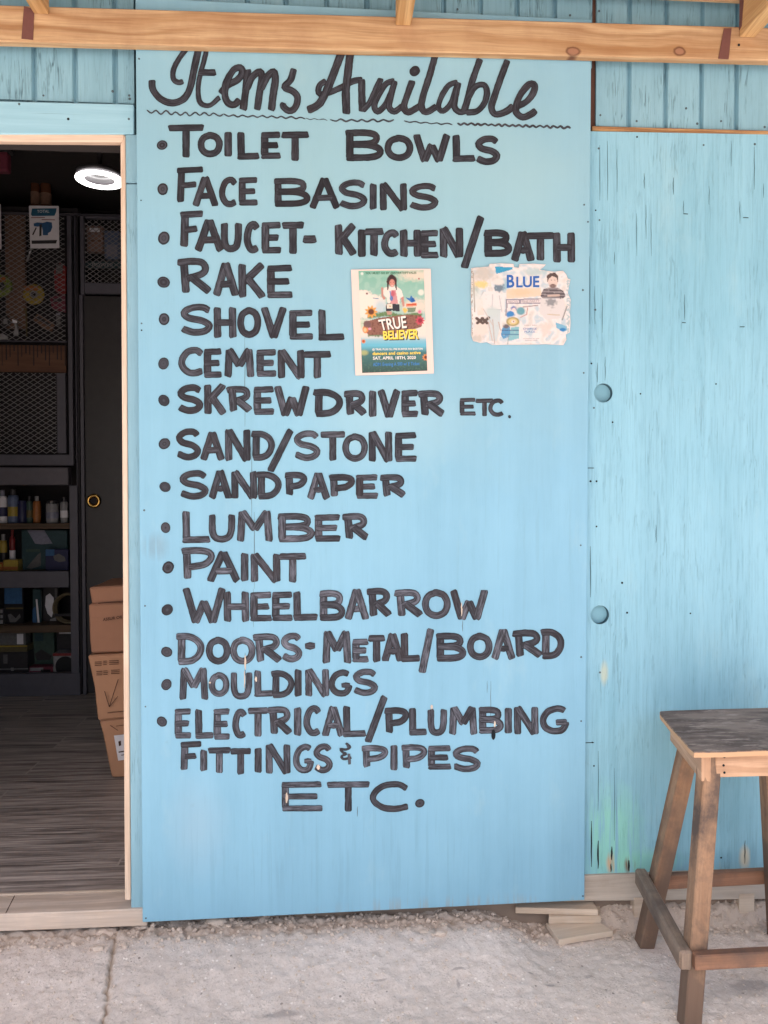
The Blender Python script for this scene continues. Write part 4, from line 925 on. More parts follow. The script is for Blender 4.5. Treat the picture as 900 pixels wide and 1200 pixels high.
    K.ell(225, 330, 9, 9, (120, 70, 70), .6); K.ell(682, 200, 7, 7, (170, 60, 70), .6); K.line(280, 370, 325, 375, 4, (110, 150, 176)); K.ell(182, 155, 12, 12, (230, 240, 232), .4)
    return K.C
P1L = 'intact poster with a girl above yellow BELIEVER lettering, left of the torn poster'
pc = Z1(445, 580, 0)
ps = thing('event_poster', (pc.x, -0.002, pc.z), P1L, 'poster')
bm = bmesh.new(); poly_plate(bm, [Z1(x, z, -0.0034) for x, z in ((85, 120), (300, 116), (560, 113), (785, 112), (793, 380), (802, 700), (813, 1000), (812, 1032), (640, 1038), (380, 1044), (124, 1050), (112, 760), (96, 400))], 0.0005)
mk('paper', bm, M['paper'], ps)
pr = printed('print', [(150, 130), (725, 125), (756, 1008), (183, 1028)], 130, 200, p1, Z1, -0.0038, ps, M['printed'])
def ptext(parent, name, items, ZF, Y, mat):
    bm = bmesh.new()
    for s, q, bo in items: text_on(bm, s, q, lambda x, z: ZF(x, z, Y), bo)
    mk(name, bm, mat, parent)
M['tw'] = plain('white_ink', srgb(232, 226, 220), .5, var=.02); M['ty'] = plain('yellow_ink', srgb(246, 214, 92), .5, var=.02); M['tb'] = plain('blue_ink', srgb(64, 130, 196), .5, var=.02); M['tk'] = plain('dark_ink', srgb(50, 44, 44), .5, var=.02); M['tg'] = plain('green_ink', srgb(52, 100, 70), .5, var=.02)
M['tn'] = plain('strong_blue_ink', srgb(46, 96, 168), .5, var=.05); M['tgr'] = plain('grey_ink', srgb(150, 138, 140), .5, var=.05)
ptext(pr, 'lettering', [('YOU MUST GO BY @INVERTHPTVALES', [(210, 140), (660, 136), (660, 162), (210, 166)], .02)], Z1, -0.0041, M['tg'])
ptext(pr, 'lettering', [('TRUE', [(330, 574), (574, 536), (584, 642), (356, 664)], .03), ('BELIEVER', [(374, 668), (686, 648), (690, 738), (380, 744)], .05)], Z1, -0.0041, M['tk'])
ptext(pr, 'lettering', [('TRUE', [(322, 562), (565, 525), (576, 634), (348, 655)], .02)], Z1, -0.0044, M['tw'])
ptext(pr, 'lettering', [('BELIEVER', [(364, 660), (678, 640), (680, 728), (370, 735)], .03)], Z1, -0.0044, M['ty'])
ptext(pr, 'lettering', [('@ TRAIL PLUS CLL PRE BUMPER FAV BOSTON', [(272, 812), (715, 806), (715, 828), (272, 834)], .02), ('SAT, APRIL 18TH, 2020', [(278, 884), (655, 878), (655, 910), (278, 917)], .02)], Z1, -0.0041, M['tw'])
ptext(pr, 'lettering', [('dancers and casino active', [(275, 842), (697, 836), (697, 862), (275, 872)], .02)], Z1, -0.0041, M['ty'])
ptext(pr, 'lettering', [('ADM: Evening A 500 w/ E Ticket', [(278, 938), (688, 930), (688, 968), (278, 978)], .01)], Z1, -0.0041, M['tb'])
# torn poster
TORN = [(78, 92), (110, 88), (160, 84), (210, 80), (218, 60), (300, 56), (396, 60), (402, 84), (438, 90), (440, 62), (540, 58), (640, 64), (622, 84), (592, 104), (640, 112), (700, 118), (770, 112), (795, 140), (805, 170), (826, 176), (814, 230), (806, 280), (828, 330), (822, 420), (826, 500), (822, 575), (790, 592), (796, 630), (772, 672), (640, 664), (500, 668), (350, 668), (238, 670), (196, 648), (150, 655), (94, 640), (80, 600), (82, 480), (76, 300)]
def p2(X, Y):
    K = Canvas(X, Y); K.C[:] = lin((244, 240, 240)); K.fill(np.clip(-K.n1 * 2.6, 0, 1), (184, 212, 226), .8)
    K.fill(np.clip(K.n1 * 2.2, 0, 1), (214, 212, 206), .7); K.fill(np.clip(-K.n2 * 2.0, 0, 1), (250, 238, 228), .35)
    K.ell(170, 130, 80, 60, (206, 202, 194), .8, .9, .4); K.ell(150, 215, 55, 26, (246, 216, 140), .7, .9, .5); K.ell(110, 270, 26, 40, (150, 172, 160), .8, .8, .6)
    K.poly([(258, 80), (392, 84), (388, 100), (350, 112), (300, 126), (266, 136)], (62, 164, 206)); K.ell(560, 120, 90, 30, (176, 210, 216), .8, .7, .4); K.ell(330, 220, 36, 50, (150, 200, 220), .7, .8, .4)
    K.poly([(170, 270), (250, 262), (330, 280), (330, 400), (300, 520), (240, 520), (160, 400), (130, 330)], (238, 236, 236)); K.poly([(200, 400), (300, 400), (300, 520), (270, 640), (215, 640), (205, 520)], (208, 222, 226))
    K.line(170, 270, 130, 340, 4, (170, 170, 176)); K.line(130, 340, 165, 440, 4, (176, 176, 180)); K.line(240, 290, 235, 400, 3, (196, 200, 206)); K.line(290, 300, 310, 420, 3, (190, 194, 200)); K.line(205, 400, 300, 404, 3, (176, 186, 192))
    K.poly([(110, 330), (160, 320), (176, 440), (130, 450)], (240, 224, 214)); K.ell(152, 540, 55, 70, (238, 226, 218), .5)
    K.ell(290, 236, 34, 32, (120, 140, 156), .5, 1, .6); K.ell(285, 195, 42, 24, (236, 232, 228), .5); K.ell(120, 330, 60, 80, (226, 234, 232), .6, .8, .4)
    K.poly([(345, 250), (600, 240), (612, 300), (345, 322)], (244, 216, 190), .9); K.ell(450, 270, 80, 26, (238, 206, 170), .8, .6, .4); K.ell(235, 420, 55, 40, (206, 222, 222), .7, .8)
    K.poly([(338, 326), (612, 318), (612, 358), (338, 362)], (150, 146, 160)); K.poly([(350, 334), (440, 332), (440, 352), (350, 354)], (238, 230, 232)); K.poly([(452, 332), (600, 326), (600, 350), (452, 354)], (232, 224, 226))
    K.poly([(338, 362), (352, 362), (348, 450), (336, 450)], (164, 160, 170)); K.line(470, 384, 580, 372, 4, (164, 150, 150)); K.line(504, 390, 496, 440, 4, (196, 160, 150)); K.line(496, 440, 450, 462, 4, (196, 160, 150))
    K.ell(372, 438, 32, 24, (70, 140, 206), .4, 1, .4); K.ell(400, 395, 22, 16, (110, 130, 186), .5, 1, .4); K.ell(452, 415, 32, 30, (112, 170, 184), .4); K.ell(400, 405, 14, 14, (250, 226, 220), .5)
    K.poly([(312, 540), (372, 530), (368, 610), (320, 624), (302, 598)], (96, 160, 206)); K.poly([(378, 540), (440, 530), (438, 622), (360, 640)], (140, 198, 210)); K.line(310, 560, 436, 560, 3, (70, 100, 140)); K.line(312, 590, 436, 592, 3, (80, 120, 160)); K.ell(342, 530, 24, 16, (110, 104, 112), .5)
    K.ell(392, 494, 50, 34, (170, 156, 96), .2); K.ell(392, 494, 36, 24, (226, 206, 150), .3); K.ell(396, 494, 16, 12, (236, 226, 220), .3); K.ell(398, 494, 6, 5, (150, 90, 70), .4)
    # seated man in striped shirt, grey tones
    K.poly([(600, 300), (622, 250), (668, 236), (730, 238), (772, 262), (790, 300), (760, 330), (740, 318), (660, 322), (616, 318)], (150, 144, 148))
    for yy in (258, 282, 304): K.fill(pip(X, Y, [(600, 300), (622, 250), (668, 236), (730, 238), (772, 262), (790, 300), (760, 330), (740, 318), (660, 322), (616, 318)]) & (np.abs(Y - yy - (X - 690) * .05) < 6), (96, 90, 96))
    K.ell(694, 186, 38, 50, (228, 210, 200), .15); K.poly([(652, 200), (648, 150), (672, 128), (712, 126), (734, 150), (732, 200), (722, 165), (690, 150), (664, 170)], (92, 78, 76)); K.ell(694, 226, 26, 14, (130, 110, 108), .5); K.ell(682, 182, 4, 3, (70, 60, 60), .5); K.ell(708, 182, 4, 3, (70, 60, 60), .5); K.ell(694, 214, 10, 3, (120, 80, 80), .5)
    K.poly([(605, 320), (690, 330), (770, 320), (790, 400), (760, 470), (640, 480), (590, 420)], (226, 224, 224)); K.ell(682, 345, 36, 34, (140, 144, 150), .6, .9, .7); K.line(660, 300, 740, 296, 8, (206, 186, 176))
    K.line(800, 380, 765, 480, 5, (150, 150, 150)); K.line(655, 440, 745, 445, 2.5, (200, 176, 130))
    K.poly([(715, 500), (800, 530), (800, 560), (770, 572), (720, 540)], (130, 190, 220)); K.ell(768, 555, 24, 12, (56, 136, 200), .4); K.ell(640, 550, 36, 50, (240, 214, 204), .5, .7, .5)
    for (a, b, c, d) in ((120, 470, 165, 505), (165, 505, 210, 465), (125, 505, 165, 470), (160, 470, 198, 505)): K.line(a, b, c, d, 11, (98, 84, 80))
    K.line(95, 130, 105, 420, 4, (176, 170, 160)); K.line(240, 480, 255, 660, 4, (196, 186, 180)); K.line(285, 500, 300, 560, 4, (200, 180, 170)); K.line(170, 400, 240, 520, 3, (206, 196, 190)); K.line(208, 500, 238, 640, 3, (206, 180, 170)); K.line(362, 600, 352, 668, 3, (150, 170, 176))
    K.fill((X < 92) & (np.sin(Y * .13 + K.n2 * 6) > .45), (150, 134, 120), .8); K.fill((X > 795) & (K.n2 > .0), (168, 196, 204), .8); K.ell(120, 620, 50, 26, (206, 200, 190), .7, .8, .5)
    K.fill(np.clip((K.n2 - .4) * 5, 0, 1), (206, 208, 204), .4)
    return K.C
pc = Z2(450, 370, 0)
p2o = thing('event_poster', (pc.x, -0.002, pc.z), 'torn weathered poster reading BLUE under the word BATH, peeling from the sign', 'poster')
bm = bmesh.new(); poly_plate(bm, [Z2(x, z, -0.0030) for x, z in TORN], 0.0005); mk('paper', bm, M['paper'], p2o)
pr2 = printed('print', [(70, 50), (835, 50), (835, 680), (70, 680)], 170, 140, p2, Z2, -0.0034, p2o, M['printed'], keep=lambda X, Y: pip(X, Y, TORN))
ptext(pr2, 'lettering', [('B', [(346, 142), (404, 140), (404, 238), (346, 240)], .025), ('LUE', [(418, 156), (592, 150), (592, 236), (418, 238)], .025), ('CHANGE', [(470, 541), (572, 541), (572, 556), (470, 556)], .0), ('PLACE', [(480, 563), (560, 563), (560, 578), (480, 578)], .0)], Z2, -0.0038, M['tn'])
ptext(pr2, 'lettering', [('BROW', [(358, 338), (434, 336), (434, 350), (358, 352)], .0), ('PINE PARTY', [(460, 336), (594, 331), (594, 346), (460, 350)], .0), ('EARLY BIRD', [(480, 518), (576, 518), (576, 526), (480, 526)], .0), ('ADMISSION 500', [(470, 618), (590, 618), (590, 626), (470, 626)], 0), ('DRINKS FREE', [(486, 632), (576, 632), (576, 640), (486, 640)], 0)], Z2, -0.0038, M['tgr'])

# ================================================================== STOOL
st = thing('bar_stool', (1.03, -0.22, 0), 'tall worn wooden stool with splayed legs in front of the blue panel', 'stool')
SZ = 0.636
fl = atz(812, 882, SZ); bl_ = atz(770, 833, SZ)
fr = Vector((fl.x + 0.395, fl.y + 0.01, SZ)); bk = Vector((bl_.x + 0.40, bl_.y + 0.012, SZ))
bm = bmesh.new(); T = Vector((0, 0, -0.013))
top = []
for a, b in ((fl, fr), (fr, bk), (bk, bl_), (bl_, fl)):
    for i in range(10):
        q = a.lerp(b, i / 10); q = q + Vector((random.uniform(-1, 1), random.uniform(-1, 1), 0)) * 0.0012
        if i == 0:
            c = (fl + fr + bk + bl_) / 4; q = q + (c - q).normalized() * 0.007
        top.append(q)
vt = [bm.verts.new(p) for p in top]; vb = [bm.verts.new(p + T) for p in top]; f = bm.faces.new(vt); bm.faces.new(vb[::-1])
for i in range(len(vt)): bm.faces.new((vt[i], vb[i], vb[(i + 1) % len(vt)], vt[(i + 1) % len(vt)]))
bmesh.ops.recalc_face_normals(bm, faces=bm.faces)
es = [e for e in bm.edges if all(v in vt for v in e.verts) and len(e.link_faces) == 2]
bmesh.ops.bevel(bm, geom=es, offset=0.002, segments=1, affect='EDGES')
k = NT('worn_dark_seat', 0.5, 0.35); p = k.pos()
n = k.noise(k.map(p, (5, 14, 5)), 1.0, 6, 0.65); n2 = k.noise(k.map(p, (14, 60, 20)), 1.0, 5, 0.7); n3 = k.noise(p, 60, 5, .7)
c = k.mix(k.step(n, 0.42, 0.6), srgb(100, 84, 78), srgb(150, 132, 122)); c = k.mix(k.math('MULTIPLY', k.step(n2, 0.54, 0.66), .8), c, srgb(186, 168, 158))
c = k.mix(k.math('MULTIPLY', k.step(n3, 0.62, 0.7), .6), c, srgb(150, 130, 120))
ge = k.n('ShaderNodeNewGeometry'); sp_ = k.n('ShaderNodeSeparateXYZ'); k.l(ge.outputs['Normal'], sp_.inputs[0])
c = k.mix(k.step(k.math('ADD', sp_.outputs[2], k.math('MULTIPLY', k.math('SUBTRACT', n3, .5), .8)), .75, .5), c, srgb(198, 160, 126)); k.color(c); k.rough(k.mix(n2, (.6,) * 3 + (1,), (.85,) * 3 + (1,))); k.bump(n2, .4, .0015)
mk('seat', bm, k.m, st)
zA = SZ - 0.0135
# aprons
YA = fl.y + 0.022
ap_l = at(822, 900, YA).x; cx = ap_l + 0.335
bm = bmesh.new(); box(bm, ap_l + 0.035, cx, YA, YA + 0.024, zA - 0.055, zA, 0.002); mk('apron', bm, M['stool_apron'], st)
bm = bmesh.new(); box(bm, ap_l + 0.085, cx + 0.03, bl_.y - 0.045, bl_.y - 0.021, zA - 0.055, zA, 0.002); mk('apron', bm, M['stool_apron'], st)
q0 = Vector((ap_l + 0.011, YA - 0.001, zA - 0.032)); q1 = at(790, 872, bl_.y - 0.02); q1.z = zA - 0.032
bm = bmesh.new(); bar(bm, q0, Vector((q1.x + 0.0, bl_.y - 0.02, q1.z)), 0.022, 0.064, (1, 0, 0), 0.002); mk('apron', bm, M['stool_apron'], st)
bm = bmesh.new(); bar(bm, Vector((cx + 0.012, YA, zA - 0.032)), Vector((cx + 0.05, bl_.y - 0.02, zA - 0.032)), 0.022, 0.064, (1, 0, 0), 0.002); mk('apron', bm, M['stool_apron'], st)
# legs
LW = 0.042
def leg(t, b):
    bm = bmesh.new(); bar(bm, b, t, LW, LW, (1, 0, 0), 0.003); mk('leg', bm, M['stool'], st)
yf = YA + 0.024 + LW / 2 - 0.02
tF = at(837, 905, yf - LW / 2); tF = Vector((tF.x, yf, zA - 0.001)); bF = atz(812, 1208, 0.0); bF = Vector((bF.x, bF.y + 0.02, -0.004))
yb = bl_.y - 0.075
tB = at(817, 900, yb - LW / 2); tB = Vector((tB.x, yb, zA - 0.001)); bB = atz(759, 1112, 0.0); bB = Vector((bB.x, bB.y + 0.024, -0.004))
leg(tF, bF); leg(tB, bB)
mx = (tF.x + cx - 0.012) / 2
tBr = at(902, 905, yb - LW / 2); tBr = Vector((tBr.x + 0.005, yb + .002, zA - 0.001)); bBr = Vector((tBr.x + (tB.x - bB.x) * 0.62, bB.y, -0.004))
tFr = Vector((cx - 0.03, yf, zA - 0.001)); bFr = Vector((tFr.x + (tF.x - bF.x), bF.y, -0.004))
leg(tBr, bBr); leg(tFr, bFr)
def on(t, b, z): return b.lerp(t, (z - b.z) / (t.z - b.z))
# stretchers
zs = at(807, 1113, -0.43).z - 0.042
f0 = on(tF, bF, zs); b0 = on(tB, bB, zs + 0.012); fr0 = on(tFr, bFr, zs); br0 = on(tBr, bBr, zs + 0.02)
bm = bmesh.new(); bar(bm, f0 + Vector((-LW / 2 - .0145, -LW / 2 - 0.012, 0)), b0 + Vector((-LW / 2 - .0100, 0.045, 0)), 0.030, 0.046, (1, 0, 0), 0.005); mk('stretcher', bm, M['stool_str'], st)
bm = bmesh.new(); bar(bm, f0 + Vector((-LW / 2 + .001, -LW / 2 - 0.0125, 0.002)), fr0 + Vector((LW / 2, -LW / 2 - 0.0125, 0.006)), 0.025, 0.036, (0, 1, 0), 0.003); mk('stretcher', bm, M['stool_str2'], st)
bm = bmesh.new(); bar(bm, b0 + Vector((-LW / 2 + .02, LW / 2 + 0.0125, -0.012)), br0 + Vector((LW / 2, LW / 2 + 0.0125, -0.014)), 0.025, 0.038, (0, 1, 0), 0.003); mk('stretcher', bm, M['stool_str2'], st)
bm = bmesh.new(); bar(bm, fr0 + Vector((LW / 2 + .0125, -LW / 2 - 0.01, 0)), br0 + Vector((LW / 2 + .0125, 0.04, 0)), 0.025, 0.040, (1, 0, 0), 0.004); mk('stretcher', bm, M['stool_str'], st)
for (x, y) in ((849, 887), (848, 897), (849, 905.5)):
    bm = bmesh.new(); disc(bm, at(x, y, YA - 0.0006), 0.003, 0.002, 10); mk('nail_head', bm, M['nailhole'], st)

# ================================================================== OFFCUTS, RUBBLE
def offcut(px, z0, z1, label, mat='shim'):
    """flat board on the ground: px = outline of its top face"""
    top = [atz(x, y, z1) for x, y in px]; c = sum(top, Vector()) / len(top)
    bm = bmesh.new(); hexa(bm, [top[3] + Vector((0, 0, z0 - z1)), top[0] + Vector((0, 0, z0 - z1)), top[0], top[3], top[2] + Vector((0, 0, z0 - z1)), top[1] + Vector((0, 0, z0 - z1)), top[1], top[2]], 0.0015)
    o = mk('wood_offcut', bm, M[mat], None, origin=(c.x, c.y, z0)); tag(o, label, 'wood offcut', 'wood offcuts wedged under the sign')
offcut([(640, 1081), (699, 1078), (718.5, 1091), (655, 1101.5)], 0.002, 0.018, 'bottom pale offcut of the pile under the sign corner, jutting furthest forward')
offcut([(643, 1066), (702, 1053), (704.5, 1073), (643, 1074.5)], 0.0185, 0.040, 'middle pale offcut of the pile, under the right corner of the sign')
offcut([(605, 1058), (690, 1048), (701, 1066), (604, 1063.5)], 0.0405, 0.058, 'topmost thin pale offcut wedged right under the sign edge')
def rock(bm, c, r, sq=0.65):
    g = bmesh.ops.create_icosphere(bm, subdivisions=1, radius=1.0); s = Vector((random.uniform(.7, 1.4), random.uniform(.7, 1.2), random.uniform(.45, .9) * sq / .65)); rot = Matrix.Rotation(random.uniform(0, 6), 3, 'Z')
    for v in g['verts']: v.co = Vector(c) + rot @ (Vector((v.co.x * s.x, v.co.y * s.y, v.co.z * s.z)) * r * random.uniform(.72, 1.2))
bm = bmesh.new()
for i in range(1500):
    x = random.uniform(-0.95, 1.35); t = random.random() ** 1.3; y = 0.062 - t * 0.13 + 0.02 * mnoise.noise((x * 6, 0, 0))
    if -1.0 < x < -0.55 and y > -0.005: continue
    r = 0.0016 + 0.0062 * random.random() ** 2.6; rock(bm, (x, y, ground_z(x, y)[0] + r * .3), r)
for i in range(1600):
    x = random.uniform(-0.95, 1.3); y = random.uniform(-0.45, -0.03); r = 0.0009 + 0.0034 * random.random() ** 3; rock(bm, (x, y, ground_z(x, y)[0] + r * .25), r)
o = mk('gravel', bm, M['rock']); tag(o, 'loose pale gravel and crumbs along the foot of the blue boards', 'gravel', kind='stuff')
CH = [((124, 1097), .020, 'flat grey concrete chunk left of the ground crack below the threshold'), ((256, 1087), .022, 'broad pale rubble chunk under the left part of the sign'), ((166, 1092), .014, 'small rounded rubble chunk below the left corner of the sign'),
      ((516, 1100), .012, 'pale stone in front of the sign foot, left of the offcut pile'), ((300, 1085), .013, 'brownish rubble stone under the sign, below the word ETC'), ((115, 1118), .013, 'flattened stone chunk set in the ground beside the crack'), ((497, 1096), .009, 'small pale stone leaning on a larger one, left of the offcuts')]
for (x, y), r, lb in CH:
    c = atz(x, y, 0.03); c.z = ground_z(c.x, c.y)[0] + r * .2; bm = bmesh.new(); g = bmesh.ops.create_icosphere(bm, subdivisions=3, radius=1.0); sx = random.uniform(1.2, 1.6)
    for v in g['verts']:
        n = v.co.copy(); d = 1 + .28 * mnoise.noise(n * 1.3 + Vector((x, 0, 0))) + .12 * mnoise.noise(n * 4 + Vector((x, 3, 0)))
        v.co = c + Vector((n.x * sx, n.y * .9, n.z * .55)) * r * d
    o = mk('rubble_chunk', bm, M['rock'], None, origin=c - Vector((0, 0, r * .5))); tag(o, lb, 'stone', 'rubble chunks along the wall foot')

# ================================================================== INTERIOR
YC = 2.30
cab = thing('shelf_cabinet', (at(40, 815, YC).x, YC, FZ), 'tall dark grey shop cabinet with mesh doors above and open shelves below', 'cabinet')
xl = -2.42
X = lambda px, py=600: at(px, py, YC).x
Zc = lambda py, px=50: at(px, py, YC).z
xr = X(93); ztop = Zc(241)
for a in ((xl, xr, YC + .42, YC + .44, FZ, ztop), (xl, xl + .02, YC + .02, YC + .42, FZ, ztop), (xr - .02, xr, YC + .021, YC + .42, FZ, ztop), (xl + .02, xr - .02, YC + .03, YC + .42, ztop - .02, ztop)):
    mk('carcass_panel', bx(*a), M['steeldk'], cab)
def fr_bar(x0, y0, x1, y1, yf=0.0, dep=0.03, mat='steel', nm='frame_bar', bev=.002):
    a = at(x0, y0, YC + yf); b = at(x1, y1, YC + yf); mk(nm, bx(a.x if x0 > -200 else xl, b.x, YC + yf, YC + yf + dep, b.z, a.z, bev), M[mat], cab)
fr_bar(-300, 241, 145, 252); fr_bar(78, 252.5, 86.2, 545); fr_bar(87.2, 252.5, 93, 815, 0, .02)
fr_bar(-300, 396, 77.5, 399.5, .004, .02); fr_bar(66, 437, 77.6, 531, .002, .026); fr_bar(-300, 531.5, 86, 545.5, .001)
fr_bar(-300, 547, 80, 568.5, -.03, .06, 'steel2', 'drawer_front', .004); fr_bar(81, 569, 93, 800, -.004, .03)
fr_bar(-300, 672, 80.5, 688.5, -.004); fr_bar(-300, 795, 94, 814.8, -.006, .04)
for y0, y1 in ((613.5, 620), (733.5, 742)):
    a = at(0, y0, YC + .05); b = at(0, y1, YC + .05); mk('shelf', bx(xl + .021, xr - .021, YC + .05, YC + .415, b.z, a.z, .001), M['shelf'], cab)
for y0 in (670.0, 794):
    a = at(0, y0, YC + .04); mk('shelf', bx(xl + .021, xr - .021, YC + .03, YC + .415, a.z - .014, a.z + .0, .001), M['shelf'], cab)
a = at(0, 533, YC + .04); mk('shelf', bx(xl + .021, xr - .021, YC + .03, YC + .415, a.z - .02, a.z, .001), M['steeldk'], cab)
def lattice(x0, z0, x1, z1, y, dx=.043, dz=.028, w=.0032):
    bm = bmesh.new(); s = dz / dx; W_ = x1 - x0; H_ = z1 - z0
    for sg in (1, -1):
        t = -H_ / s - dx
        while t < W_ + H_ / s + dx:
            # line x = x0 + t + sg*(z - z0)/s
            pts = []
            za, zb = z0, z1; xa = x0 + t; xb = x0 + t + sg * H_ / s
            def clipx(xa, za, xb, zb):
                o = []
                for (xs, zs_), (xe, ze) in (((xa, za), (xb, zb)), ((xb, zb), (xa, za))):
                    if xs < x0:
                        if xe <= x0: return None
                        f = (x0 - xs) / (xe - xs); xs, zs_ = x0, zs_ + (ze - zs_) * f
                    elif xs > x1:
                        if xe >= x1: return None
                        f = (x1 - xs) / (xe - xs); xs, zs_ = x1, zs_ + (ze - zs_) * f
                    o.append((xs, zs_))
                return o
            r = clipx(xa, za, xb, zb)
            if r and abs(r[0][1] - r[1][1]) > 1e-4: bar(bm, (r[0][0], y + (.0 if sg > 0 else .0012), r[0][1]), (r[1][0], y + (.0 if sg > 0 else .0012), r[1][1]), w, .002, (0, 0, 1), 0)
            t += dx
    return bm
mk('mesh_panel', lattice(xl + .02, Zc(398.5), X(78), Zc(252), YC + .012), M['mesh'], cab)
mk('mesh_panel', lattice(xl + .02, Zc(531), X(66.5), Zc(437), YC + .012), M['mesh'], cab)
# hardboard strip with slots between the mesh doors
fr_bar(-300, 400, 77.4, 436.5, -.004, .012, 'rack', 'slotted_strip')
bm = bmesh.new()
for i, x in enumerate(np.arange(2, 78, 4.6)):
    h = random.uniform(9, 22) if i % 4 else 27; a = at(x, 401.5, YC - .0048); b = at(x + random.uniform(.9, 1.6), 401.5 + h, YC - .0048); box(bm, a.x, b.x, YC - .0052, YC - .0042, b.z, a.z)
mk('slot_marks', bm, M['steeldk'], cab)
# transom over the inner door
tr_ = thing('mesh_transom', (at(118, 345, YC).x, YC, at(118, 345, YC).z), 'grey framed mesh panel above the black inner door', 'mesh panel')
def tbar(x0, y0, x1, y1, mat='steel', yf=0.0, dep=.03, nm='frame_bar'):
    a = at(x0, y0, YC + yf); b = at(x1, y1, YC + yf); mk(nm, bx(a.x, b.x, YC + yf, YC + yf + dep, b.z, a.z, .002), M[mat], tr_)
tbar(93.4, 252.5, 99, 345); tbar(99.3, 331, 175, 345); tbar(99.3, 252.5, 175, 257)
mk('mesh_panel', lattice(at(99, 300, YC).x, at(99, 331, YC).z, at(178, 300, YC).x, at(99, 257, YC).z, YC + .012, .036, .026), M['mesh'], tr_)
tbar(99, 306, 175, 315, 'teal', .06, .02, 'name_board')
bm = bmesh.new(); text_on(bm, 'POWER', [(108, 308), (133, 308.3), (133, 313), (108, 312.7)], lambda x, y: at(x, y, YC + .0585), .01); mk('lettering', bm, M['silver'], tr_)
# inner door
dr = thing('inner_door', (at(125, 815, YC).x, YC, FZ), 'black inner door with a round brass lock, behind the cardboard boxes', 'door')
a = at(94.5, 346, YC + .03); mk('slab', bx(a.x, a.x + .86, YC + .03, YC + .07, FZ + .005, a.z - .002, .003), M['door'], dr)
mk('frame', bx(a.x - .001, a.x + .018, YC + .004, YC + .029, FZ, a.z - .003, .002), M['steel'], dr)
kc = at(110.3, 587, YC + .028); bm = bmesh.new(); torus(bm, (kc.x, YC + .02, kc.z), .030, .0105, 'y', 32, 10); lk = mk('lock', bm, M['brass'], dr, smooth=True)
bm = bmesh.new(); disc(bm, (kc.x, YC + .024, kc.z), .026, .006, 24); mk('keyhole', bm, M['steeldk'], lk)
mk('wall_panel', bx(a.x + .88, 2.4, YC + .1, YC + .14, FZ, 2.9), M['darkwall'], shop); mk('wall_panel', bx(-2.49, 2.4, YC + .46, YC + .5, ztop + .2, 2.95), M['ceil'], shop)
# things behind the transom
def solid_box(name, x0, y0, x1, y1, Y, dep, mat, label, cat, group=None, tilt=0, extra=()):
    a = at(x0, y0, Y); b = at(x1, y1, Y); t = thing(name, ((a.x + b.x) / 2, Y + dep / 2, b.z), label, cat, group)
    mk('body', bx(a.x, b.x, Y, Y + dep, b.z, a.z, min(.004, (b.x - a.x) * .1)), M[mat], t)
    for nm, (u0, v0, u1, v1), m2 in extra:
        p_ = Vector((a.x + (b.x - a.x) * u0, 0, a.z + (b.z - a.z) * v0)); q_ = Vector((a.x + (b.x - a.x) * u1, 0, a.z + (b.z - a.z) * v1))
        mk(nm, bx(p_.x, q_.x, Y - .0015, Y + .001, q_.z, p_.z), M[m2], t)
    return t
HB = 'goods hung behind the mesh'
solid_box('product_pack', 101, 264, 121, 295, YC + .10, .05, 'skin', 'pinkish brown product pack behind the mesh above the inner door', 'pack', None, 0, (('label_band', (.2, .1, .8, .25), 'white'), ('label_band', (.1, .55, .9, .62), 'kraft')))
solid_box('product_pack', 122, 270, 140, 304, YC + .10, .05, 'grey_blue', 'blue product pack behind the mesh beside the pinkish one', 'pack', None, 0, (('label_band', (.15, .5, .85, .9), 'lilac'),))
# ring lamp
YL = 1.40
lc = at(117, 211, YL)
lp = thing('ring_lamp', (lc.x, lc.y, lc.z), 'bright white ring lamp hanging from the dark shop ceiling', 'lamp')
bm = bmesh.new(); torus(bm, lc, .083, .0195, 'z', 48, 14, .3); mk('light_ring', bm, M['lamp'], lp, smooth=True)
bm = bmesh.new(); lathe(bm, (lc.x, lc.y, lc.z + .011), [(.02, .006), (.1, .002), (.098, .02), (.05, .035), (.02, .05)], 32); mk('housing', bm, M['smoke'], lp, smooth=True)
bm = bmesh.new(); lathe(bm, (lc.x, lc.y, lc.z + .06), [(.012, 0), (.012, .3)], 12); mk('stem', bm, M['smoke'], lp)
bm = bmesh.new(); lathe(bm, (lc.x, lc.y, 2.915), [(.05, -.0), (.06, .03), (.06, .043)], 24); bm2 = bm; mk('ceiling_rose', bm2, M['smoke'], lp)
bm = bmesh.new(); lathe(bm, (lc.x, lc.y, lc.z + .36), [(.008, 0), (.008, 2.915 - lc.z - .36)], 10); mk('cord', bm, M['smoke'], lp)
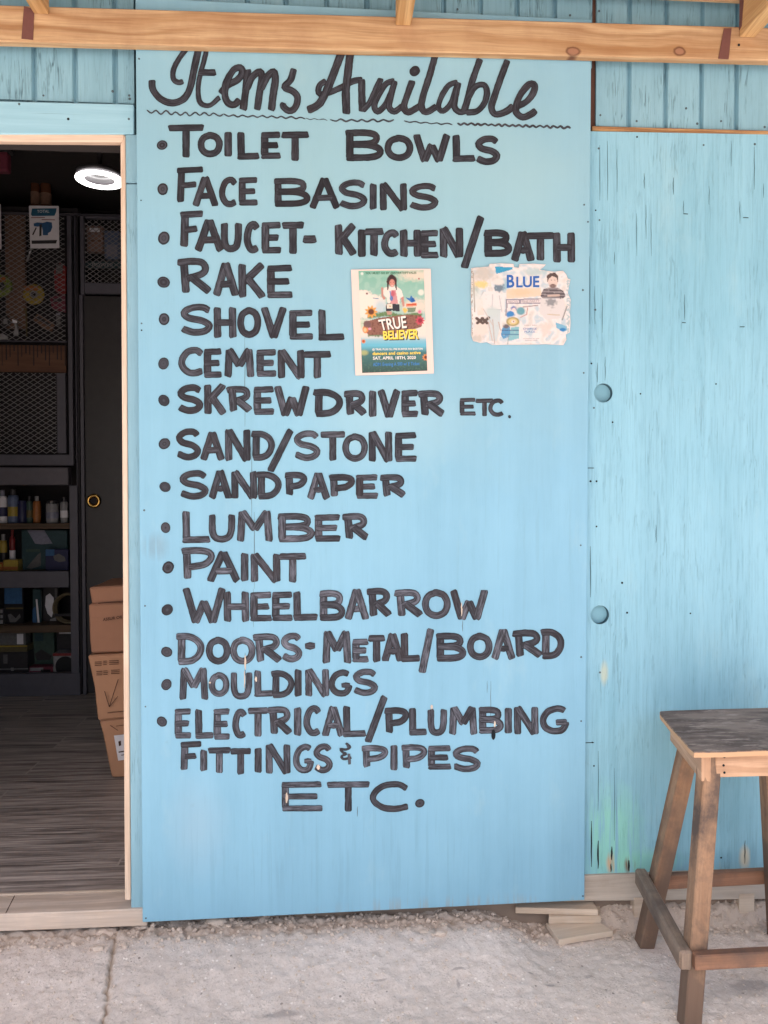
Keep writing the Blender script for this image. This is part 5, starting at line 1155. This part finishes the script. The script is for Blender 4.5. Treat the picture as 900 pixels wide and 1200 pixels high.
# tool advert hung on the cabinet
YA2 = YC - .02
def A2(x, y, Y=YA2): return at(x / 8, 150 + y / 8, Y)
ad_ = thing('tool_poster', tuple(A2(415, 1130)), 'white advert card with blue heading and a power tool, hung on the mesh cabinet', 'poster')
bm = bmesh.new(); poly_plate(bm, [A2(x, y) for x, y in ((270, 728), (550, 730), (556, 1125), (284, 1128))], .003); mk('card', bm, M['white'], ad_)
bm = bmesh.new(); poly_plate(bm, [A2(x, y, YA2 - .001) for x, y in ((300, 755), (530, 752), (525, 790), (510, 822), (300, 825), (290, 810))], .0008); hd = mk('heading_band', bm, M['headblue'], ad_)
bm = bmesh.new(); text_on(bm, 'TOTAL', [(348, 768), (462, 767), (462, 795), (348, 796)], lambda x, y: A2(x, y, YA2 - .0014), .01); mk('lettering', bm, M['white'], hd)
bm = bmesh.new()
for q in ([(315, 895), (350, 885), (400, 890), (440, 878), (485, 885), (490, 930), (475, 970), (450, 985), (450, 1005), (402, 1005), (400, 960), (390, 920), (350, 925), (318, 920)],): poly_plate(bm, [A2(x, y, YA2 - .001) for x, y in q], .0008)
mk('tool_picture', bm, M['blue'], ad_)
bm = bmesh.new(); poly_plate(bm, [A2(x, y, YA2 - .002) for x, y in ((370, 905), (392, 900), (388, 1010), (368, 1015))], .0008); poly_plate(bm, [A2(x, y, YA2 - .001) for x, y in ((295, 1055), (535, 1050), (525, 1082), (298, 1086))], .0008); poly_plate(bm, [A2(x, y, YA2 - .001) for x, y in ((335, 930), (345, 935), (312, 1005), (300, 1000))], .0008)
mk('tool_picture', bm, M['smoke'], ad_)
bm = bmesh.new(); poly_plate(bm, [A2(x, y, YA2 - .001) for x, y in ((290, 838), (420, 836), (420, 842), (290, 844))], .0008); poly_plate(bm, [A2(x, y, YA2 - .001) for x, y in ((390, 856), (515, 858), (515, 864), (390, 862))], .0008); mk('small_print', bm, M['red'], ad_)
solid_box('price_card', -30, 238, 1.5, 292, YC - .02, .003, 'white', 'plain white card at the left edge of the doorway view, on the mesh', 'card')
solid_box('brown_plank', 5, 250, 30, 385, YC + .10, .03, 'kraft', 'tall brown board standing behind the mesh door', 'board')
# brown glass-like bottles standing on the cabinet top
zt_ = ztop + .001
for i, (px, r, h, lb) in enumerate(((41.5, .024, .235, 'taller amber bottle on the cabinet top above the advert card'), (54, .029, .22, 'wider brown bottle on the cabinet top beside a taller amber one'))):
    q = at(px, 238, YC + .08); t = thing('amber_bottle', (q.x, YC + .08, zt_), lb, 'bottle', 'bottles on top of the cabinet')
    bm = bmesh.new(); lathe(bm, (q.x, YC + .08, zt_), [(r, 0), (r, h * .62), (r * .8, h * .74), (r * .38, h * .84), (r * .36, h * .93)], 24); mk('body', bm, M['amber'], t, smooth=True)
    bm = bmesh.new(); lathe(bm, (q.x, YC + .08, zt_ + h * .93), [(r * .42, 0), (r * .42, h * .07)], 16); mk('cap', bm, M['black'], t)
    bm = bmesh.new(); lathe(bm, (q.x, YC + .08, zt_ + h * .12), [(r + .0008, 0), (r + .0008, h * .3)], 24, False); mk('wrapper', bm, M['kraft'], t)
YPK = 1.7
q = at(4, 186, YPK); t = thing('hanging_bag', (q.x, YPK, q.z - .06), 'dark pink bag hanging high at the left edge of the doorway', 'bag')
bm = bmesh.new(); box(bm, q.x - .2, q.x + .018, YPK, YPK + .05, q.z - .055, q.z + .035, .012, seg=3); mk('body', bm, M['pink'], t)
bm = bmesh.new(); box(bm, q.x - .2, q.x + .03, YPK - .003, YPK + .055, q.z + .036, q.z + .075, .006); mk('header', bm, M['smoke'], t)
bm = bmesh.new(); lathe(bm, (q.x - .08, YPK + .02, q.z + .07), [(.0025, 0), (.0025, 2.96 - q.z - .07)], 6); mk('hanger', bm, M['silver'], t)
# discs and tools hung on the mesh
def reel(px, py, r, m1, m2, lb, Y=YC + .045):
    c = at(px, py, Y); t = thing('tape_reel', tuple(c), lb, 'reel', 'round reels hung on the mesh')
    bm = bmesh.new(); torus(bm, c, r * .68, r * .33, 'y', 36, 10, .3); mk('tape', bm, M[m1], t, smooth=True)
    bm = bmesh.new(); torus(bm, c + Vector((0, -.002, 0)), r * .28, r * .08, 'y', 24, 8); mk('core', bm, M[m2], t, smooth=True)
    bm = bmesh.new(); box(bm, c.x - r * .8, c.x + r * .5, Y - .013, Y - .011, c.z + r * .3, c.z + r * .75, .001); mk('wrapper', bm, M['orange'], t)
reel(39.5, 345, .058, 'yellow', 'silver', 'yellow and orange reel hung on the mesh, near the middle of the upper door')
reel(1, 335, .062, 'lime', 'smoke', 'lime green reel hung on the mesh at the left edge of the doorway')
def hung(px, poly, mat, lb, cat, nm, Y, dep=.02, grip=None):
    P_ = [at(x, y, Y) for x, y in poly]; c = sum(P_, Vector()) / len(P_); t = thing(nm, tuple(c), lb, cat)
    bm = bmesh.new(); poly_plate(bm, P_, dep); bmesh.ops.bevel(bm, geom=list(bm.edges), offset=.002, segments=1, affect='EDGES'); mk('body', bm, M[mat], t)
    for g, m2, nn in grip or ():
        bm = bmesh.new(); poly_plate(bm, [at(x, y, Y - .003) for x, y in g], .0025); mk(nn, bm, M[m2], t)
hung(70, [(63, 316), (70, 308), (77, 312), (77, 343), (70, 345), (64, 340)], 'red', 'bright red tool pack hung on the right of the upper mesh door', 'tool pack', 'tool_pack', YC + .036, .02, (([(66, 310), (74, 309), (73, 320), (65, 322)], 'clear', 'bag'),))
hung(68, [(58, 348), (76, 345), (77, 366), (61, 362)], 'pink', 'dull crimson pack below the bright red one on the mesh', 'tool pack', 'tool_pack', YC + .036, .015, (([(62, 350), (72, 349), (72, 353), (62, 354)], 'smoke', 'label_band'),))
hung(50, [(38, 374), (44, 367), (64, 380), (60, 388), (50, 385)], 'kraft', 'brown tilted sanding block hung low on the upper mesh door', 'sanding block', 'sanding_block', YC + .036, .015, (([(41, 373), (45, 370), (60, 380), (58, 383)], 'smoke', 'label_band'),))
hung(19, [(16, 377), (19, 377), (20, 385), (22, 391), (20, 393.5), (15.5, 393), (16, 388), (18, 385)], 'silver', 'small bright chrome tap fitting on the mesh above the slotted strip', 'fitting', 'chrome_fitting', YC - .02, .015, (([(14, 374), (20, 376), (20, 378.5), (15, 378)], 'white', 'handle'),))
hung(4, [(-6, 391), (4, 391), (9.5, 394.5), (9, 397.5), (-6, 398)], 'silver', 'dull silver trowel blade lying at the left edge above the slotted strip', 'trowel', 'trowel', YC - .02, .006, (([(-6, 393), (0, 393), (0, 395), (-6, 395)], 'smoke', 'handle'),))
hung(6, [(1, 372), (6, 369), (11, 373), (12, 380), (6, 384), (1, 381)], 'smoke', 'dark round chain loop hung beside the chrome fitting', 'chain', 'chain_loop', YC + .036, .008, (([(4, 374), (8, 373), (9, 379), (4, 380)], 'silver', 'link'),))
hung(31, [(25.5, 361), (31, 361), (32, 394), (30.6, 394), (29.8, 363.5), (25.5, 363)], 'olive', 'thin bent metal rod hanging between reel and sanding block', 'rod', 'bent_rod', YC - .02, .004, (([(25.5, 361.2), (27.5, 361.2), (27.5, 362.8), (25.5, 362.8)], 'silver', 'tip'),))
hung(67, [(65, 366), (71, 366), (71, 382), (66, 383)], 'clear', 'clear blister pack hung right of the sanding block', 'blister pack', 'blister_pack', YC + .036, .01, (([(65.5, 367), (70.5, 367), (70.5, 369), (65.5, 369)], 'lilac', 'label_band'),))
hung(34, [(36, 291), (38.2, 290.5), (33, 306), (30.5, 305)], 'silver', 'shiny wire hook dangling below the advert card', 'hook', 'wire_hook', YC - .025, .003, (([(34.6, 294), (36, 294), (35, 297), (33.8, 297)], 'white', 'tip'),))
# bottles, cans and packs on the lower shelves
def shelf_z(py): return at(40, py, YC + .05).z + .0005
def can(px, w, y0, row, mats, lb, grp, neck=True, Y=YC + .13, nm='spray_can'):
    z0 = shelf_z(row); c = at(px, row, Y); sc = (Y - CAM[1]) / 900 * 1.0; r = w * sc / 2; h = (row - y0) * sc
    t = thing(nm, (c.x, Y, z0), lb, 'can' if nm == 'spray_can' else 'bottle', grp); b, cp, ban = mats
    pr = [(r * .94, 0), (r, .006), (r, h * .74), (r * .8, h * .82)] if neck else [(r * .96, 0), (r, .004), (r, h * .84), (r * .94, h * .86)]
    bm = bmesh.new(); lathe(bm, (c.x, Y, z0), pr, 20); mk('body', bm, M[b], t, smooth=True)
    bm = bmesh.new(); lathe(bm, (c.x, Y, z0 + pr[-1][1]), [(r * (.5 if neck else .85), 0), (r * (.5 if neck else .85), h - pr[-1][1] - .002), (r * .4, h - pr[-1][1])], 16); mk('cap', bm, M[cp], t)
    bm = bmesh.new(); lathe(bm, (c.x, Y, z0 + h * .2), [(r + .0007, 0), (r + .0007, h * .28)], 20, False); mk('label_band', bm, M[ban], t)
g1 = 'cans on the upper open shelf'; R1 = 613.5
can(3.5, 9.5, 576, R1, ('white', 'lilac', 'navy'), 'white can at the left end of the upper open shelf', g1)
can(16, 12, 575, R1, ('grey_blue', 'smoke', 'yellow'), 'grey blue can with a yellow band, second from the left on the upper open shelf', g1)
can(26.5, 10, 588, R1, ('navy', 'navy', 'navy'), 'all navy squat can right of the yellow banded one', g1, False)
can(35, 6.5, 583, R1, ('green', 'smoke', 'olive'), 'slim green can between the navy can and the orange one', g1)
can(43.5, 8.5, 583, R1, ('orange', 'silver', 'orange'), 'orange can with a silver top on the upper open shelf', g1)
can(61.5, 13.5, 588, R1, ('silver', 'smoke', 'lilac'), 'wide silver tin on the right half of the upper open shelf', g1, False)
can(75.5, 8.5, 584, R1, ('silver', 'smoke', 'white'), 'slim silver and white can at the right end of the upper open shelf', g1)
R2 = 670; g2 = 'bottles on the second open shelf'
can(4.5, 8, 630, R2, ('yellow', 'silver', 'black'), 'yellow bottle at the left end of the second open shelf', g2, True, YC + .2, 'glue_bottle')
can(15, 6, 625, R2, ('red', 'red', 'white'), 'slim red bottle behind the small yellow carton', g2, True, YC + .2, 'glue_bottle')
def shelf_box(nm, x0, y0, x1, row, Y, dep, mat, lb, cat, extra=(), grp=None):
    z0 = shelf_z(row); a = at(x0, y0, Y); b = at(x1, row, Y); t = thing(nm, ((a.x + b.x) / 2, Y + dep / 2, z0), lb, cat, grp)
    z1 = z0 + (a.z - b.z); mk('body', bx(a.x, b.x, Y, Y + dep, z0, z1, .003), M[mat], t)
    for nn, poly, m2 in extra:
        bm = bmesh.new(); poly_plate(bm, [Vector((a.x + (b.x - a.x) * u, Y - .0015, z1 + (z0 - z1) * v)) for u, v in poly], .002); mk(nn, bm, M[m2], t)
    return t
rc = lambda u0, v0, u1, v1: [(u0, v0), (u1, v0), (u1, v1), (u0, v1)]
shelf_box('carton', 3.5, 657, 21, R2, YC + .09, .07, 'yellow', 'small yellow carton at the front of the second open shelf', 'carton', (('label_band', rc(0, .6, 1, .9), 'orange'),))
shelf_box('packet', -8, 660, 3, R2, YC + .09, .05, 'orange', 'orange packet left of the small yellow carton', 'packet', (('label_band', rc(.1, .2, .9, .5), 'yellow'),))
shelf_box('tool_case', 25, 624, 79, R2, YC + .16, .12, 'teal', 'large dark teal package with white swooshes on the second open shelf', 'package',
          (('print', [(.13, .0), (.5, .0), (.68, .34), (.45, .36), (.3, .34)], 'lilac'), ('print', [(.1, .95), (.35, .62), (.42, .56), (.42, .9), (.2, .98)], 'clear'), ('print', rc(.1, .48, .4, .55), 'green')))
shelf_box('plastic_bag', 53, 645, 80, R2, YC + .09, .05, 'navy', 'navy blue bag with a white oval in front of the teal package', 'bag', (('print', [(.35, .3), (.6, .2), (.85, .35), (.9, .55), (.6, .6), (.4, .5)], 'clear'), ('print', rc(.02, .0, .4, .3), 'blue')))
R3 = 733.5
shelf_box('tin', 4, 690, 28, 733.5, YC + .12, .1, 'black', 'square black box with a blue lid panel on the third open shelf', 'box', (('print', rc(.05, .03, .92, .46), 'blue'), ('print', rc(.12, .56, .98, .6), 'olive'), ('print', [(.2, .75), (.35, .72), (.6, .85), (.8, .72), (.85, .82), (.6, .95), (.3, .95)], 'clear')))
shelf_box('carton', -10, 714, 4.2, 733.5, YC + .1, .06, 'smoke', 'dark carton with pale dots at the left end of the third open shelf', 'carton', (('print', rc(.75, .1, .95, .3), 'silver'), ('print', rc(.75, .42, .95, .6), 'silver'), ('print', rc(.72, .72, .95, .95), 'silver')))
shelf_box('blister_pack', 38, 694, 48, 733.5, YC + .15, .02, 'teal', 'narrow teal pack with a white stripe on the third open shelf', 'blister pack', (('print', [(.4, .3), (.6, .3), (.85, 1), (.6, 1)], 'white'), ('print', [(.0, .6), (.35, .5), (.5, 1), (0, 1)], 'blue')))
shelf_box('glove_pack', 49, 688, 68, 733.5, YC + .2, .03, 'smoke', 'pack of pale work gloves left of the hose coil', 'glove pack', (('glove', [(.25, .35), (.5, .28), (.75, .4), (.72, .75), (.6, .9), (.35, .8), (.2, .6)], 'white'), ('glove', [(.5, .95), (.85, .9), (.9, 1), (.5, 1)], 'silver'), ('print', rc(.82, .15, .98, .4), 'clear')))
c = at(80, 714, YC + .10); t = thing('hose_coil', (c.x, YC + .10, shelf_z(R3)), 'round yellowish coil of hose at the right end of the third open shelf', 'hose coil')
bm = bmesh.new(); R_ = .083; cz = shelf_z(R3) + R_ + .007
for k_ in range(3): torus(bm, (c.x, YC + .10 + k_ * .013, cz), R_ - .003 * k_, .0065, 'y', 44, 8)
mk('coil', bm, M['coil'], t, smooth=True)
bm = bmesh.new(); box(bm, c.x - .075, c.x + .02, YC + .09, YC + .094, cz - .045, cz - .03); mk('tie', bm, M['smoke'], t)
R4 = 794
shelf_box('long_carton', -20, 768, 33, R4, YC + .12, .12, 'smoke', 'long dark carton at the left of the bottom shelf', 'carton', (('print', rc(0, .72, 1, .76), 'silver'), ('print', rc(.45, .1, .55, .5), 'clear'), ('print', rc(.62, .68, .68, .82), 'silver')))
zz4 = at(0, 768, YC + .12).z
def on_top(nm, x0, y0, x1, y1, Y, dep, mat, lb, cat, z0, extra=()):
    a = at(x0, y0, Y); b = at(x1, y1, Y); t = thing(nm, ((a.x + b.x) / 2, Y + dep / 2, z0), lb, cat); z1 = z0 + a.z - b.z
    mk('body', bx(a.x, b.x, Y, Y + dep, z0, z1, .003), M[mat], t)
    for nn, poly, m2 in extra:
        bm = bmesh.new(); poly_plate(bm, [Vector((a.x + (b.x - a.x) * u, Y - .0015, z1 + (z0 - z1) * v)) for u, v in poly], .002); mk(nn, bm, M[m2], t)
hC = shelf_z(R4) + (at(0, 768, YC + .12).z - at(0, R4, YC + .12).z)
on_top('yellow_tray', -20, 760, 32, 767.5, YC + .125, .1, 'olive', 'flat olive yellow tray lying on the long dark carton', 'tray', hC + .0005, (('rim', rc(0, 0, 1, .2), 'yellow'),))
hD = hC + .0005 + (at(0, 760, YC + .125).z - at(0, 767.5, YC + .125).z)
on_top('grey_packet', -20, 745, 30, 759.5, YC + .14, .08, 'clear', 'pale grey packet lying on top of the olive tray', 'packet', hD + .0005, (('label_band', rc(.8, .1, .95, .9), 'white'),))
shelf_box('carton', 34, 784, 62, R4, YC + .09, .07, 'pink', 'low pink and white carton in the middle of the bottom shelf', 'carton', (('print', rc(.05, .1, .6, .45), 'silver'), ('print', rc(.5, .3, .9, .75), 'black')))
shelf_box('plant_food_bag', 38, 745, 64, R4, YC + .22, .06, 'green', 'dark green bag standing behind the low pink carton', 'bag', (('print', rc(.1, .1, .5, .3), 'teal'), ('print', [(.1, .6), (.4, .5), (.9, .65), (.8, .75), (.2, .75)], 'smoke')))
shelf_box('speaker_box', 62, 768, 90, R4, YC + .08, .1, 'silver', 'pale box with a big black circle at the right of the bottom shelf', 'box', (('stripe', rc(0, 0, 1, .12), 'red'), ('round_print', [(.52 + .42 * math.cos(2 * PI * i / 28), .6 + .46 * math.sin(2 * PI * i / 28)) for i in range(28)], 'black')))
shelf_box('light_tube_box', 66, 747, 88, R4, YC + .24, .04, 'smoke', 'dark box with a white bar behind the black circle box', 'box', (('print', rc(.15, .06, .9, .12), 'white'),))
# cardboard boxes by the door
YX = 1.0
def cbox(px, Y, dep, lb, mat, grp, sag=.0, seed=0):
    tl, tr, br, bl = [at(x, y, Y) for x, y in px]; w = Vector((0.30, 0, 0)); n = 8
    c = (bl + br) / 2; t = thing('cardboard_box', (c.x, Y + dep / 2, min(bl.z, br.z)), lb, 'box', grp)
    bm = bmesh.new(); fs = slab(bm, [tl, tr, br, bl], (0, dep, 0), .006, (1, 0, 0))
    bmesh.ops.subdivide_edges(bm, edges=list(bm.edges), cuts=3, use_grid_fill=True)
    for v in bm.verts: v.co += Vector((mnoise.noise(v.co * 7 + Vector((seed, 0, 0))), mnoise.noise(v.co * 7 + Vector((0, seed, 0))), mnoise.noise(v.co * 7 + Vector((0, 0, seed + 9))) * .4)) * .007
    mk('carton', bm, M[mat], t); return t
GB = 'cardboard boxes stacked by the doorway'
b4 = cbox([(117.5, 844), (215, 836), (222, 908), (130.5, 911.5)], YX - .0, .34, 'bottom cardboard box of the stack, tapering down, with a white label', 'card', GB, seed=1)
b3 = cbox([(103.5, 768), (205, 762), (215, 836), (115, 844)], YX - .014, .36, 'third cardboard box from the top, printed with arrows', 'card', GB, seed=2)
b2_ = cbox([(103.5, 708), (205, 704), (206, 761), (108, 766)], YX - .004, .34, 'second cardboard box from the top, with a line of dark print', 'card2', GB, seed=3)
b1 = cbox([(105, 688.5), (205, 682), (206, 702), (107, 711)], YX + .012, .32, 'flat topmost cardboard flap box of the stack', 'card2', GB, seed=4)
def onbox(t, nm, items, Y, mat):
    bm = bmesh.new()
    for q in items: poly_plate(bm, [at(x, y, Y) for x, y in q], .001)
    mk(nm, bm, M[mat], t)
bm = bmesh.new(); text_on(bm, 'ASSUR OIL', [(120.5, 724.5), (144, 721), (144, 724.5), (120.5, 728)], lambda x, y: at(x, y, YX - .016), .02); mk('lettering', bm, M['print'], b2_)
def ln(x0, y0, x1, y1, w): d = np.array([x1 - x0, y1 - y0], float); d /= np.linalg.norm(d); n_ = np.array([-d[1], d[0]]) * w / 2; return [(x0 + n_[0], y0 + n_[1]), (x1 + n_[0], y1 + n_[1]), (x1 - n_[0], y1 - n_[1]), (x0 - n_[0], y0 - n_[1])]
onbox(b3, 'arrow_print', [ln(122.5, 810, 128, 828.5, .7), ln(138.5, 796, 128, 828.5, .7), ln(138, 816, 128, 828.5, .6), ln(126, 835.5, 150, 833, .7)], YX - .026, 'print')
for (x, y, w_) in ((111, 776, 8), (121, 775, 4), (128, 774.5, 11), (113, 787, 7), (121, 786.5, 5), (130, 785.5, 10)): onbox(b3, 'text_print', [ln(x, y + dy, x + w_, y + dy - .3, .7) for dy in (0, 2, 4)], YX - .026, 'print')
onbox(b4, 'white_label', [[(133.5, 862), (160, 859), (162, 888), (138.5, 891.5)]], YX - .0125, 'white')
onbox(b4, 'label_print', [[(138.6, 869), (141.5, 868), (141.8, 873.5), (139.4, 874.5)], ln(139, 881.5, 150, 879.6, 1.3), ln(142, 885, 150, 884, .8)], YX - .015, 'print')
onbox(b4, 'flap_print', [ln(129, 850, 138, 856, .6), ln(136, 851, 150, 849, .6)], YX - .0125, 'print')
onbox(b1, 'flap_gap', [ln(115, 707, 160, 703, 1.0)], YX + .0015, 'print')
